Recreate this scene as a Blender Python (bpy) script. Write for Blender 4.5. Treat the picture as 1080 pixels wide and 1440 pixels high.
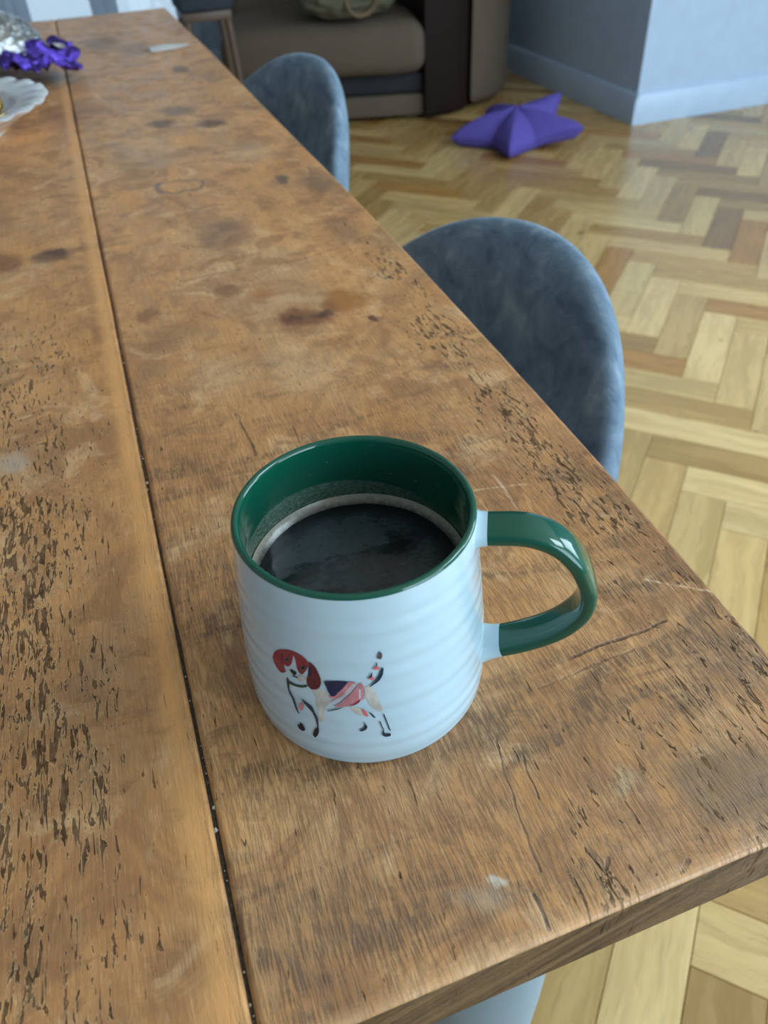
import bpy, bmesh, math, random
from mathutils import Vector, Matrix, noise
import numpy as np

random.seed(7)
for o in list(bpy.data.objects):
    bpy.data.objects.remove(o)
scene = bpy.context.scene
COL = scene.collection
PI = math.pi
R_ = math.radians

# ------------------------------------------------------------------ camera
TABLE_Z = 0.764
cam_data = bpy.data.cameras.new('camera')
cam = bpy.data.objects.new('camera', cam_data)
COL.objects.link(cam)
cam_data.sensor_fit = 'VERTICAL'
cam_data.sensor_height = 36.0
cam_data.lens = 27.0
cam_data.clip_start = 0.01
right = Vector((0.940446, -0.337012, -0.044555))
down = Vector((-0.254923, -0.612448, -0.748279))
fwd = Vector((0.224891, 0.715074, -0.661886))
cam.matrix_world = Matrix(((right.x, -down.x, -fwd.x, 0.0), (right.y, -down.y, -fwd.y, 0.0),
                           (right.z, -down.z, -fwd.z, 1.03), (0, 0, 0, 1)))
cam_data.dof.use_dof = True
cam_data.dof.focus_distance = 0.32
cam_data.dof.aperture_fstop = 13.0
scene.camera = cam

# ------------------------------------------------------------------ colour management, sky, daylight
scene.view_settings.view_transform = 'Standard'
scene.view_settings.look = 'None'
scene.view_settings.gamma = 1.0
scene.view_settings.use_curve_mapping = False
scene.view_settings.exposure = 0.0

world = bpy.data.worlds.new('sky')
scene.world = world
world.use_nodes = True
bg = world.node_tree.nodes['Background']
bg.inputs['Color'].default_value = (0.62, 0.82, 1.0, 1)
bg.inputs['Strength'].default_value = 1.5


def area_light(name, loc, rot, sx, sy, power, color):
    d = bpy.data.lights.new(name, 'AREA')
    d.shape = 'RECTANGLE'
    d.size = sx
    d.size_y = sy
    d.energy = power
    d.color = color
    o = bpy.data.objects.new(name, d)
    o.location = loc
    o.rotation_euler = rot
    COL.objects.link(o)
    return o


# daylight entering through the glazed opening in the wall behind the viewer, the
# opening in the right-hand wall, plus an added light overhead
DAY = (0.70, 0.885, 1.0)
area_light('window_daylight', (2.05, -2.12, 1.30), (R_(90), 0, 0), 2.5, 1.9, 78, DAY)
area_light('side_window_daylight', (4.12, 0.4, 1.45), (R_(90), 0, R_(90)), 1.8, 1.5, 58, DAY)
area_light('added_top_light', (2.75, -0.5, 2.49), (0, 0, 0), 1.7, 1.3, 95, DAY)  # added from above to brighten the table top and floor


# ------------------------------------------------------------------ helpers
def tag(o, label=None, cat=None, group=None, kind=None):
    for k, v in (('label', label), ('category', cat), ('group', group), ('kind', kind)):
        if v:
            o[k] = v
    return o


def empty(name, loc=(0, 0, 0), rz=0.0):
    o = bpy.data.objects.new(name, None)
    o.empty_display_size = 0.05
    o.location = loc
    o.rotation_euler = (0, 0, rz)
    COL.objects.link(o)
    return o


def mesh_from(name, bm, mats, parent=None, sharp=35.0, smooth=True, loc=None, hard=False):
    bmesh.ops.recalc_face_normals(bm, faces=bm.faces[:])
    if smooth:
        for f in bm.faces:
            f.smooth = True
        lim = R_(sharp)
        for e in bm.edges:
            if len(e.link_faces) == 2 and e.calc_face_angle(0) > lim:
                e.smooth = False
    me = bpy.data.meshes.new(name)
    bm.to_mesh(me)
    bm.free()
    for m in (mats if isinstance(mats, (list, tuple)) else [mats]):
        me.materials.append(m)
    o = bpy.data.objects.new(name, me)
    COL.objects.link(o)
    if parent:
        o.parent = parent
    if loc:
        o.location = loc
    if hard:
        w = o.modifiers.new('flat_faces', 'WEIGHTED_NORMAL')
        w.keep_sharp = True
        w.weight = 100
    return o


def add_box(bm, x0, x1, y0, y1, z0, z1, bevel=0.0, seg=2):
    r = bmesh.ops.create_cube(bm, size=1.0)
    vs = r['verts']
    for v in vs:
        v.co = Vector(((x0 + x1) / 2 + v.co.x * (x1 - x0), (y0 + y1) / 2 + v.co.y * (y1 - y0), (z0 + z1) / 2 + v.co.z * (z1 - z0)))
    if bevel > 0:
        es = list({e for v in vs for e in v.link_edges})
        bmesh.ops.bevel(bm, geom=es, offset=bevel, segments=seg, profile=0.5, affect='EDGES')
    return bm


def lathe(bm, prof, n=96, center=(0, 0), wob=None, close_start=False, close_end=False):
    rings = []
    for (r, z) in prof:
        ring = []
        for i in range(n):
            a = 2 * PI * i / n
            rr, zz = (r, z) if wob is None else wob(r, z, a)
            ring.append(bm.verts.new((center[0] + rr * math.cos(a), center[1] + rr * math.sin(a), zz)))
        rings.append(ring)
    for k in range(len(rings) - 1):
        for i in range(n):
            j = (i + 1) % n
            bm.faces.new((rings[k][i], rings[k][j], rings[k + 1][j], rings[k + 1][i]))
    if close_start:
        bm.faces.new(rings[0])
    if close_end:
        bm.faces.new(rings[-1])
    return rings


def sweep(bm, path, frames, section):
    """section(k) -> list of (a, b) offsets along the two frame vectors of path point k."""
    rings = []
    for k, p in enumerate(path):
        e1, e2 = frames[k]
        rings.append([bm.verts.new(p + e1 * a + e2 * b) for a, b in section(k)])
    n = len(rings[0])
    for k in range(len(rings) - 1):
        for i in range(n):
            j = (i + 1) % n
            bm.faces.new((rings[k][i], rings[k][j], rings[k + 1][j], rings[k + 1][i]))
    bm.faces.new(rings[0])
    bm.faces.new(rings[-1])


def tube(bm, p0, p1, r0, r1, n=20, caps=True):
    p0, p1 = Vector(p0), Vector(p1)
    d = (p1 - p0).normalized()
    a = d.orthogonal().normalized()
    b = d.cross(a)
    A = [bm.verts.new(p0 + (a * math.cos(t) + b * math.sin(t)) * r0) for t in [2 * PI * i / n for i in range(n)]]
    B = [bm.verts.new(p1 + (a * math.cos(t) + b * math.sin(t)) * r1) for t in [2 * PI * i / n for i in range(n)]]
    for i in range(n):
        j = (i + 1) % n
        bm.faces.new((A[i], A[j], B[j], B[i]))
    if caps:
        bm.faces.new(A)
        bm.faces.new(B)


def catmull(pts, n):
    pts = [Vector(p) for p in pts]
    out = []
    P = [pts[0] * 2 - pts[1]] + pts + [pts[-1] * 2 - pts[-2]]
    for i in range(1, len(P) - 2):
        for k in range(n):
            t = k / n
            a, b, c, d = P[i - 1], P[i], P[i + 1], P[i + 2]
            out.append(0.5 * ((2 * b) + (c - a) * t + (2 * a - 5 * b + 4 * c - d) * t * t + (3 * b - a - 3 * c + d) * t ** 3))
    out.append(pts[-1])
    return out


def prism(bm, plan, z0, z1, bevel=0.0, seg=3):
    bot = [bm.verts.new((x, y, z0)) for x, y in plan]
    top = [bm.verts.new((x, y, z1)) for x, y in plan]
    n = len(plan)
    for i in range(n):
        j = (i + 1) % n
        bm.faces.new((bot[i], bot[j], top[j], top[i]))
    fb = bm.faces.new(bot)
    ft = bm.faces.new(top)
    bmesh.ops.recalc_face_normals(bm, faces=bm.faces[:])
    if bevel:
        bmesh.ops.bevel(bm, geom=list(set(list(fb.edges) + list(ft.edges))), offset=bevel, segments=seg, profile=0.5, affect='EDGES')


# ------------------------------------------------------------------ node helper
class Mat:
    def __init__(self, name, rough=0.5, color=(0.5, 0.5, 0.5), spec=0.5, metallic=0.0):
        self.m = bpy.data.materials.new(name)
        self.m.use_nodes = True
        self.t = self.m.node_tree
        self.b = self.t.nodes['Principled BSDF']
        self.set('Base Color', color)
        self.set('Roughness', rough)
        self.set('Specular IOR Level', spec)
        self.set('Metallic', metallic)

    def n(self, typ):
        return self.t.nodes.new(typ)

    def link(self, a, b):
        self.t.links.new(a, b)

    def put(self, sock, v):
        if hasattr(v, 'is_output'):
            self.link(v, sock)
        elif isinstance(v, (tuple, list)) and len(v) == 3 and len(getattr(sock, 'default_value', (0,) * 3)) == 4:
            sock.default_value = (*v, 1)
        else:
            sock.default_value = v

    def set(self, name, v):
        self.put(self.b.inputs[name], v)

    def coord(self, which='Object'):
        return self.n('ShaderNodeTexCoord').outputs[which]

    def math(self, op, a, b=None, c=None, clamp=False):
        k = self.n('ShaderNodeMath')
        k.operation = op
        k.use_clamp = clamp
        self.put(k.inputs[0], a)
        if b is not None:
            self.put(k.inputs[1], b)
        if c is not None:
            self.put(k.inputs[2], c)
        return k.outputs[0]

    def vmath(self, op, a, b):
        k = self.n('ShaderNodeVectorMath')
        k.operation = op
        self.put(k.inputs[0], a)
        self.put(k.inputs[1], b)
        return k.outputs[0]

    def map(self, v, scale=(1, 1, 1), loc=(0, 0, 0), rot=(0, 0, 0)):
        k = self.n('ShaderNodeMapping')
        self.link(v, k.inputs[0])
        k.inputs['Location'].default_value = loc
        k.inputs['Rotation'].default_value = rot
        k.inputs['Scale'].default_value = scale
        return k.outputs[0]

    def noise(self, v, scale=(1, 1, 1), detail=4, rough=0.55, dist=0.0, loc=(0, 0, 0), out='Fac'):
        k = self.n('ShaderNodeTexNoise')
        self.link(self.map(v, scale, loc), k.inputs['Vector'])
        k.inputs['Scale'].default_value = 1.0
        k.inputs['Detail'].default_value = detail
        k.inputs['Roughness'].default_value = rough
        k.inputs['Distortion'].default_value = dist
        return k.outputs[out]

    def step(self, v, lo, hi, a=0.0, b=1.0):
        k = self.n('ShaderNodeMapRange')
        k.interpolation_type = 'SMOOTHSTEP'
        self.put(k.inputs['Value'], v)
        k.inputs['From Min'].default_value = lo
        k.inputs['From Max'].default_value = hi
        k.inputs['To Min'].default_value = a
        k.inputs['To Max'].default_value = b
        return k.outputs[0]

    def mix(self, fac, a, b, mode='MIX'):
        k = self.n('ShaderNodeMix')
        k.data_type = 'RGBA'
        k.blend_type = mode
        self.put(k.inputs[0], fac)
        self.put(k.inputs[6], a)
        self.put(k.inputs[7], b)
        return k.outputs[2]

    def ramp(self, v, stops):
        k = self.n('ShaderNodeValToRGB')
        e = k.color_ramp.elements
        while len(e) < len(stops):
            e.new(0.5)
        for el, (p, c) in zip(e, stops):
            el.position = p
            el.color = (*c, 1)
        self.put(k.inputs[0], v)
        return k.outputs[0]

    def sep(self, v):
        k = self.n('ShaderNodeSeparateXYZ')
        self.link(v, k.inputs[0])
        return k.outputs

    def comb(self, x, y, z):
        k = self.n('ShaderNodeCombineXYZ')
        for i, q in enumerate((x, y, z)):
            self.put(k.inputs[i], q)
        return k.outputs[0]

    def bump(self, h, strength=0.5, dist=0.001, normal=None):
        k = self.n('ShaderNodeBump')
        k.inputs['Strength'].default_value = strength
        k.inputs['Distance'].default_value = dist
        self.put(k.inputs['Height'], h)
        if normal is not None:
            self.link(normal, k.inputs['Normal'])
        return k.outputs[0]

    def done_bump(self, h, strength=0.5, dist=0.001):
        self.link(self.bump(h, strength, dist), self.b.inputs['Normal'])
        return self


def plain(name, color, rough=0.5, spec=0.5, metallic=0.0, bump=None):
    M = Mat(name, rough, color, spec, metallic)
    v = M.coord()
    n1 = M.noise(v, (14, 14, 14), 4)
    dark = tuple(c * 0.86 for c in color)
    M.set('Base Color', M.mix(n1, dark, tuple(min(1, c * 1.08) for c in color)))
    if bump:
        s, st, d = bump
        M.done_bump(M.noise(v, (s, s, s), 3), st, d)
    return M.m


# ------------------------------------------------------------------ materials
ROOT_TABLE = Vector((-0.26, 1.06, 0.0))


def table_wood(end=False):
    M = Mat('old_table_pine_end_grain' if end else 'old_table_pine')
    P = M.vmath('ADD', M.coord(), tuple(ROOT_TABLE))
    s = M.sep(P)
    X, Y, Z = s[0], s[1], s[2]
    # slow wander of the grain lines
    wob = M.noise(P, (5, 2.2, 3), 2, loc=(3, 1, 0))
    xw = M.math('MULTIPLY_ADD', M.math('SUBTRACT', wob, 0.5), 0.03, X)
    G = M.comb(xw, Y, Z)
    tone = M.noise(G, (13, 6.0, 6), 4, 0.6, loc=(2, 7, 0))
    tone2 = M.noise(G, (46, 17, 9), 5, 0.68, 0.4, loc=(5, 0, 1))
    fine = M.noise(G, (520, 34, 60), 6, 0.66, loc=(1, 1, 1))
    hair = M.noise(G, (1500, 120, 200), 3, 0.6)
    t = M.math('ADD', M.math('MULTIPLY', tone, 0.5), M.math('MULTIPLY', tone2, 0.5))
    col = M.ramp(t, [(0.33, WOOD[0]), (0.45, WOOD[1]), (0.55, WOOD[2]), (0.67, WOOD[3])])
    # grey, worn drifts
    grey = M.step(M.noise(P, (9, 8, 5), 4, 0.62, 0.6, loc=(9, 4, 2)), 0.48, 0.68, 0.0, 0.55)
    col = M.mix(grey, col, (0.300, 0.195, 0.110))
    # orange polish drifts
    org = M.step(M.noise(P, (14, 10, 5), 4, 0.6, 0.4, loc=(1, 9, 4)), 0.50, 0.70, 0.0, 0.55)
    col = M.mix(org, col, (0.540, 0.255, 0.075))
    # brown drifts where the finish has soaked in
    brn = M.step(M.noise(P, (22, 20, 5), 5, 0.68, 1.0, loc=(6, 3, 8)), 0.46, 0.64, 0.0, 0.72)
    col = M.mix(brn, col, (0.240, 0.115, 0.048))
    pale = M.step(M.noise(P, (26, 24, 5), 5, 0.68, 0.8, loc=(3, 6, 2)), 0.54, 0.70, 0.0, 0.55)
    col = M.mix(pale, col, (0.610, 0.405, 0.215))
    blot = M.step(M.noise(P, (38, 60, 5), 5, 0.7, 1.0, loc=(13, 1, 2)), 0.54, 0.68, 0.0, 0.55)
    col = M.mix(blot, col, (0.190, 0.098, 0.046))
    # grain streaks
    fs = M.step(fine, 0.36, 0.60)
    # strongly ribbed ground around and in front of the mug, in bands left by the saw
    band = M.noise(P, (10, 34, 10), 4, 0.62, 1.2, loc=(4, 2, 0))
    bandm = M.step(band, 0.46, 0.66)
    nearm = M.math('MULTIPLY', M.step(Y, 0.62, 0.22), M.step(X, -0.035, -0.020, 0.25, 1.0))
    ribm = M.math('MULTIPLY', M.math('MULTIPLY_ADD', bandm, 0.6, 0.4), nearm)
    rib = M.step(M.noise(G, (900, 92, 60), 5, 0.66, 0.3, loc=(6, 3, 1)), 0.40, 0.56)
    ribd = M.math('MULTIPLY', M.math('SUBTRACT', 1.0, rib), ribm)
    col = M.mix(M.math('MULTIPLY', M.math('SUBTRACT', 1.0, fs), 0.26), col, (0.215, 0.120, 0.055))
    col = M.mix(M.math('MULTIPLY', ribd, 0.85), col, (0.095, 0.055, 0.032))
    col = M.mix(M.math('MULTIPLY', M.step(hair, 0.54, 0.75), 0.22), col, (0.74, 0.53, 0.30))
    col = M.mix(M.math('MULTIPLY', M.math('MULTIPLY', bandm, nearm), 0.36), col, (0.17, 0.10, 0.052))
    # broken, flaked surface: where the soft wood has come out in slivers
    left = M.math('MULTIPLY', M.step(X, -0.036, -0.078), M.step(Y, 0.75, 0.40))
    edge = M.math('MULTIPLY', M.math('MULTIPLY', M.step(X, 0.150, 0.188), M.step(X, 0.2125, 0.206)), M.step(Y, 0.80, 0.5))
    mid = M.math('MULTIPLY', M.math('MULTIPLY', M.step(X, 0.070, 0.10), M.step(Y, 0.172, 0.13)), 0.72)
    clus = M.step(M.noise(P, (22, 12, 5), 3, 0.6, 0.4, loc=(7, 2, 5)), 0.34, 0.56)
    zone = M.math('MULTIPLY', M.math('MAXIMUM', M.math('MAXIMUM', left, edge), mid), M.math('MULTIPLY_ADD', clus, 0.75, 0.25))
    pitn = M.noise(G, (430, 92, 40), 5, 0.60, 0.7, loc=(2, 5, 3))
    thr = M.math('MULTIPLY_ADD', zone, -0.175, 0.70)
    pit = M.step(M.math('SUBTRACT', pitn, thr), 0.0, 0.022)
    slit = M.step(M.math('SUBTRACT', M.noise(G, (620, 84, 40), 2, 0.5, 0.5, loc=(8, 1, 3)), M.math('MULTIPLY_ADD', zone, -0.09, 0.715)), 0.0, 0.03)
    pit = M.math('MAXIMUM', pit, slit)
    deep = M.noise(G, (420, 160, 40), 3, 0.6, loc=(3, 8, 1))
    col = M.mix(M.math('MULTIPLY', pit, 0.82), col, M.mix(M.step(deep, 0.40, 0.60), (0.026, 0.016, 0.011), (0.105, 0.066, 0.040)))
    rimh = M.step(M.math('SUBTRACT', pitn, thr), -0.045, 0.0)
    col = M.mix(M.math('MULTIPLY', M.math('SUBTRACT', rimh, pit, clamp=True), M.math('MULTIPLY', zone, 0.35)), col, (0.70, 0.50, 0.27))
    # knots and stains: (x, y, rx, ry, colour, strength, softness)
    dn = M.noise(P, (42, 26, 20), 4, 0.6, out='Color')
    ds = M.sep(dn)
    xd = M.math('MULTIPLY_ADD', M.math('SUBTRACT', ds[0], 0.5), 0.030, X)
    yd = M.math('MULTIPLY_ADD', M.math('SUBTRACT', ds[1], 0.5), 0.040, Y)
    for (x, y, rx, ry, c, st, so) in SPOTS:
        a = M.math('MULTIPLY', M.math('SUBTRACT', xd, x), 1 / rx)
        b = M.math('MULTIPLY', M.math('SUBTRACT', yd, y), 1 / ry)
        d = M.math('SQRT', M.math('ADD', M.math('MULTIPLY', a, a), M.math('MULTIPLY', b, b)))
        col = M.mix(M.step(d, 1.0, 1.0 - so, 0.0, min(1.0, st * 1.25)), col, tuple(v * 0.80 for v in c))
    # one growth ring left round a small knot
    a = M.math('MULTIPLY', M.math('SUBTRACT', xd, 0.068), 1 / 0.024)
    b = M.math('MULTIPLY', M.math('SUBTRACT', yd, 0.85), 1 / 0.020)
    d = M.math('SQRT', M.math('ADD', M.math('MULTIPLY', a, a), M.math('MULTIPLY', b, b)))
    ring = M.math('MULTIPLY', M.step(d, 0.70, 0.9), M.step(d, 1.15, 0.95))
    col = M.mix(M.math('MULTIPLY', ring, 0.9), col, (0.15, 0.10, 0.07))
    # scratches and cracks
    cut = None
    for (x0, y0, x1, y1, w, c, st) in SCRATCHES:
        dx, dy = x1 - x0, y1 - y0
        L2 = dx * dx + dy * dy
        xs = M.math('MULTIPLY_ADD', M.math('SUBTRACT', ds[0], 0.5), 0.009, X)
        ys = M.math('MULTIPLY_ADD', M.math('SUBTRACT', ds[1], 0.5), 0.006, Y)
        px, py = M.math('SUBTRACT', xs, x0), M.math('SUBTRACT', ys, y0)
        tt = M.math('MULTIPLY', M.math('ADD', M.math('MULTIPLY', px, dx), M.math('MULTIPLY', py, dy)), 1 / L2, clamp=True)
        qx = M.math('MULTIPLY_ADD', tt, -dx, px)
        qy = M.math('MULTIPLY_ADD', tt, -dy, py)
        d = M.math('SQRT', M.math('ADD', M.math('MULTIPLY', qx, qx), M.math('MULTIPLY', qy, qy)))
        k = M.step(d, w, w * 0.3, 0.0, st)
        k = M.math('MULTIPLY', k, M.step(fine, 0.36, 0.58, 0.15, 1.0))
        col = M.mix(k, col, c)
        if c[0] < 0.2:
            cut = k if cut is None else M.math('MAXIMUM', cut, k)
    # orange, rubbed arris along the plank joint
    jd = M.math('ABSOLUTE', M.math('ADD', X, 0.0245))
    col = M.mix(M.math('MULTIPLY', M.step(M.math('ADD', X, 0.0295), 0.006, 0.0, 0.0, 0.7), M.step(X, -0.040, -0.030)), col, (0.60, 0.31, 0.11))
    h = M.math('MULTIPLY', fine, 0.10)
    h = M.math('ADD', h, M.math('MULTIPLY', ribd, -0.28))
    h = M.math('ADD', h, M.math('MULTIPLY', pit, -0.9))
    h = M.math('ADD', h, M.math('MULTIPLY', tone2, 0.25))
    h = M.math('ADD', h, M.math('MULTIPLY', cut, -0.7))
    if end:
        # growth rings cut across the end, with open pores
        rr = M.noise(M.comb(M.math('MULTIPLY', X, 1.0), 0.0, M.math('MULTIPLY_ADD', X, -0.42, Z)), (7, 1, 190), 4, 0.6, 0.3)
        po = M.noise(P, (240, 240, 800), 3, 0.6)
        big = M.noise(P, (22, 22, 60), 3, 0.6)
        col = M.ramp(rr, [(0.36, (0.042, 0.023, 0.013)), (0.5, (0.115, 0.062, 0.032)), (0.62, (0.205, 0.118, 0.060))])
        col = M.mix(M.step(big, 0.45, 0.7, 0, 0.4), col, (0.19, 0.11, 0.060))
        col = M.mix(M.step(po, 0.58, 0.70, 0, 0.75), col, (0.035, 0.022, 0.015))
        h = M.math('ADD', M.math('MULTIPLY', rr, 0.5), M.math('MULTIPLY', po, -0.6))
    # the front arris is polished by wear; its highlight is painted into the colour too
    pol_glint = 0.0 if end else M.step(Y, 0.0795, 0.0762)
    h = M.math('MULTIPLY', h, M.math('MULTIPLY_ADD', pol_glint, -0.75, 1.0))
    col = M.mix(M.math('MULTIPLY', pol_glint, 0.25), col, (0.62, 0.40, 0.22))
    if not end:
        col = M.mix(1.0, col, (1.46, 1.38, 1.34), 'MULTIPLY')
    M.set('Base Color', col)
    rg = M.math('ADD', M.step(tone2, 0.3, 0.7, 0.36, 0.52), M.math('MULTIPLY', pit, 0.25))
    M.set('Roughness', M.math('MULTIPLY_ADD', M.math('SUBTRACT', 0.15, rg), pol_glint, rg))
    M.set('Specular IOR Level', M.math('MULTIPLY_ADD', pit, -0.36, 0.42))
    M.done_bump(h, 0.9, 0.0015)
    return M.m


WOOD = [(0.275, 0.126, 0.048), (0.405, 0.200, 0.076), (0.480, 0.252, 0.100), (0.600, 0.350, 0.155)]
DK, RD, OR, GY, LT = (0.085, 0.045, 0.028), (0.215, 0.095, 0.042), (0.36, 0.155, 0.045), (0.15, 0.10, 0.065), (0.66, 0.48, 0.28)
SPOTS = [
    (0.104, 0.513, 0.030, 0.019, RD, 0.85, 0.5), (0.100, 0.512, 0.016, 0.008, DK, 0.55, 0.7), (0.124, 0.517, 0.012, 0.008, DK, 0.7, 0.6),
    (0.143, 0.530, 0.017, 0.026, OR, 0.85, 0.5), (0.132, 0.524, 0.012, 0.016, RD, 0.5, 0.6), (0.112, 0.545, 0.030, 0.012, LT, 0.28, 0.7),
    (0.167, 0.821, 0.011, 0.020, GY, 0.75, 0.5), (0.003, 0.569, 0.012, 0.018, RD, 0.6, 0.6), (0.020, 0.54, 0.03, 0.03, RD, 0.25, 0.8),
    (0.067, 0.583, 0.013, 0.015, RD, 0.55, 0.6), (0.088, 0.567, 0.015, 0.012, OR, 0.5, 0.6),
    (-0.066, 0.720, 0.022, 0.024, DK, 0.55, 0.7), (-0.062, 0.728, 0.009, 0.012, DK, 0.6, 0.6), (-0.105, 0.722, 0.024, 0.035, RD, 0.6, 0.7),
    (-0.040, 0.725, 0.018, 0.010, RD, 0.45, 0.7), (0.080, 1.105, 0.026, 0.028, DK, 0.6, 0.6), (0.138, 1.070, 0.024, 0.022, DK, 0.6, 0.6),
    (0.108, 1.155, 0.034, 0.040, GY, 0.6, 0.7), (0.149, 1.41, 0.016, 0.04, GY, 0.7, 0.6), (0.087, 0.705, 0.042, 0.055, (0.15, 0.095, 0.07), 0.42, 0.8),
    (0.157, 0.491, 0.006, 0.006, DK, 0.7, 0.6), (-0.034, 0.556, 0.009, 0.016, RD, 0.5, 0.6), (-0.089, 0.455, 0.007, 0.004, LT, 0.6, 0.8),
    (-0.095, 0.412, 0.016, 0.016, (0.45, 0.37, 0.29), 0.55, 0.8), (0.061, 0.098, 0.0055, 0.0035, (0.62, 0.58, 0.50), 0.65, 0.8),
    (0.055, 0.092, 0.014, 0.008, (0.42, 0.33, 0.24), 0.4, 0.8), (0.158, 0.098, 0.026, 0.017, (0.21, 0.13, 0.065), 0.5, 0.35),
    (0.122, 0.107, 0.010, 0.006, LT, 0.3, 0.8), (0.050, 1.70, 0.05, 0.12, GY, 0.55, 0.8), (0.10, 1.62, 0.05, 0.10, (0.16, 0.115, 0.085), 0.4, 0.8),
    (0.20, 0.80, 0.03, 0.06, GY, 0.45, 0.8), (0.185, 0.66, 0.02, 0.05, GY, 0.4, 0.8), (-0.03, 1.2, 0.05, 0.12, RD, 0.4, 0.9), (0.03, 0.95, 0.05, 0.10, GY, 0.3, 0.9),
    (0.16, 0.93, 0.05, 0.06, LT, 0.28, 0.9), (0.05, 1.00, 0.05, 0.10, LT, 0.2, 0.9), (0.035, 0.46, 0.035, 0.04, LT, 0.22, 0.9), (0.09, 0.44, 0.04, 0.05, LT, 0.28, 0.9),
]
SK, SL = (0.06, 0.036, 0.024), (0.60, 0.45, 0.30)
SCRATCHES = [
    (0.132, 0.169, 0.181, 0.171, 0.0010, SK, 0.8), (0.112, 0.160, 0.160, 0.163, 0.0009, SK, 0.3), (0.156, 0.293, 0.154, 0.246, 0.0011, SL, 0.45),
    (0.141, 0.285, 0.169, 0.279, 0.0011, SL, 0.45), (0.031, 0.618, 0.082, 0.620, 0.0014, SK, 0.6), (0.119, 0.613, 0.152, 0.621, 0.0014, SK, 0.4),
    (0.037, 0.410, 0.038, 0.363, 0.0012, SK, 0.7), (0.072, 0.087, 0.071, 0.076, 0.0012, SK, 0.9), (0.186, 0.196, 0.214, 0.177, 0.0010, SL, 0.7),
    (0.122, 0.077, 0.125, 0.0795, 0.0012, SK, 0.9), (0.093, 0.140, 0.090, 0.118, 0.0006, SK, 0.8), (0.086, 0.145, 0.077, 0.093, 0.0006, SK, 0.6),
    (0.098, 0.0865, 0.1005, 0.0895, 0.0010, SK, 0.8), (0.065, 0.382, 0.065, 0.351, 0.0012, SK, 0.4),
]
M_TOP = table_wood()
M_END = table_wood(True)


def joint_dirt():
    M = Mat('dark_joint_dirt', 0.8)
    v = M.coord()
    n1 = M.noise(v, (900, 500, 400), 3, 0.6)
    yy = M.math('ADD', M.sep(v)[1], ROOT_TABLE.y)
    M.set('Base Color', M.mix(M.step(yy, 0.15, 0.55, 0.0, 0.8), M.ramp(n1, [(0.35, (0.022, 0.015, 0.010)), (0.6, (0.060, 0.042, 0.028)), (0.75, (0.12, 0.09, 0.065))]), (0.125, 0.078, 0.045)))
    return M.done_bump(n1, 0.8, 0.001).m


M_DIRT = joint_dirt()
M_CRUMB = plain('pale_crumb', (0.45, 0.42, 0.37), 0.8)


def glaze(name, color, rough=0.08, stain=False):
    M = Mat(name, rough, color, 0.5)
    v = M.coord()
    n1 = M.noise(v, (30, 30, 30), 3)
    col = M.mix(n1, tuple(c * 0.95 for c in color), color)
    if stain:
        # a milky tide mark dried on the wall above the drink
        z = M.sep(v)[2]
        a = M.n('ShaderNodeMath'); a.operation = 'ARCTAN2'
        s = M.sep(v)
        M.link(s[1], a.inputs[0]); M.link(s[0], a.inputs[1])
        up = M.math('MULTIPLY', M.math('COSINE', M.math('SUBTRACT', a.outputs[0], 2.1)), 0.5)
        lim = M.math('ADD', 0.0655, M.math('MULTIPLY', M.math('MAXIMUM', up, 0.0), 0.011))
        body = M.math('MULTIPLY', M.step(M.math('SUBTRACT', lim, z), 0.0, 0.0012), M.step(z, 0.056, 0.066, 1.0, 0.75))
        sp = M.step(M.noise(v, (700, 700, 1400), 4, 0.7), 0.40, 0.62)
        side = M.step(M.math('COSINE', M.math('SUBTRACT', a.outputs[0], 2.0)), -0.3, 0.5)
        f = M.math('MULTIPLY', M.math('MULTIPLY', body, side), M.math('MULTIPLY_ADD', sp, 0.30, 0.10))
        dots = M.step(M.noise(v, (420, 420, 420), 1, 0.4), 0.76, 0.80)
        f = M.math('MAXIMUM', f, M.math('MULTIPLY', dots, 0.22))
        col = M.mix(f, col, (0.42, 0.44, 0.38))
        M.set('Roughness', M.math('MULTIPLY_ADD', f, 0.6, rough))
    M.set('Base Color', col)
    M.set('Coat Weight', 0.3)
    M.set('Coat Roughness', 0.04)
    M.done_bump(M.noise(v, (60, 60, 90), 2), 0.12, 0.002)
    return M.m


M_WHITE = glaze('white_glaze', (0.53, 0.70, 0.79), 0.13)
M_GREEN = glaze('bottle_green_glaze', (0.004, 0.085, 0.050), 0.07)
M_LINING = glaze('bottle_green_lining', (0.004, 0.085, 0.050), 0.09, True)


def coffee_mat():
    M = Mat('black_coffee', 0.09, (0.008, 0.008, 0.009))
    v = M.coord()
    n1 = M.noise(v, (26, 44, 10), 6, 0.70, 0.25, loc=(0.3, 0.1, 0))
    n2 = M.noise(v, (420, 420, 60), 3, 0.6)
    r = M.sep(v)
    d = M.math('SQRT', M.math('ADD', M.math('MULTIPLY', r[0], r[0]), M.math('MULTIPLY', r[1], r[1])))
    film = M.math('MULTIPLY', M.step(n1, 0.36, 0.60), M.step(M.math('ADD', d, M.math('MULTIPLY', n2, 0.006)), 0.0405, 0.030))
    film = M.math('MULTIPLY', film, M.step(n2, 0.25, 0.6, 0.55, 1.0))
    M.set('Base Color', M.mix(film, (0.006, 0.007, 0.009), (0.044, 0.062, 0.072)))
    M.set('Roughness', M.math('MULTIPLY_ADD', film, 0.35, 0.07))
    return M.done_bump(M.noise(v, (120, 120, 20), 2), 0.05, 0.001).m


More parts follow.
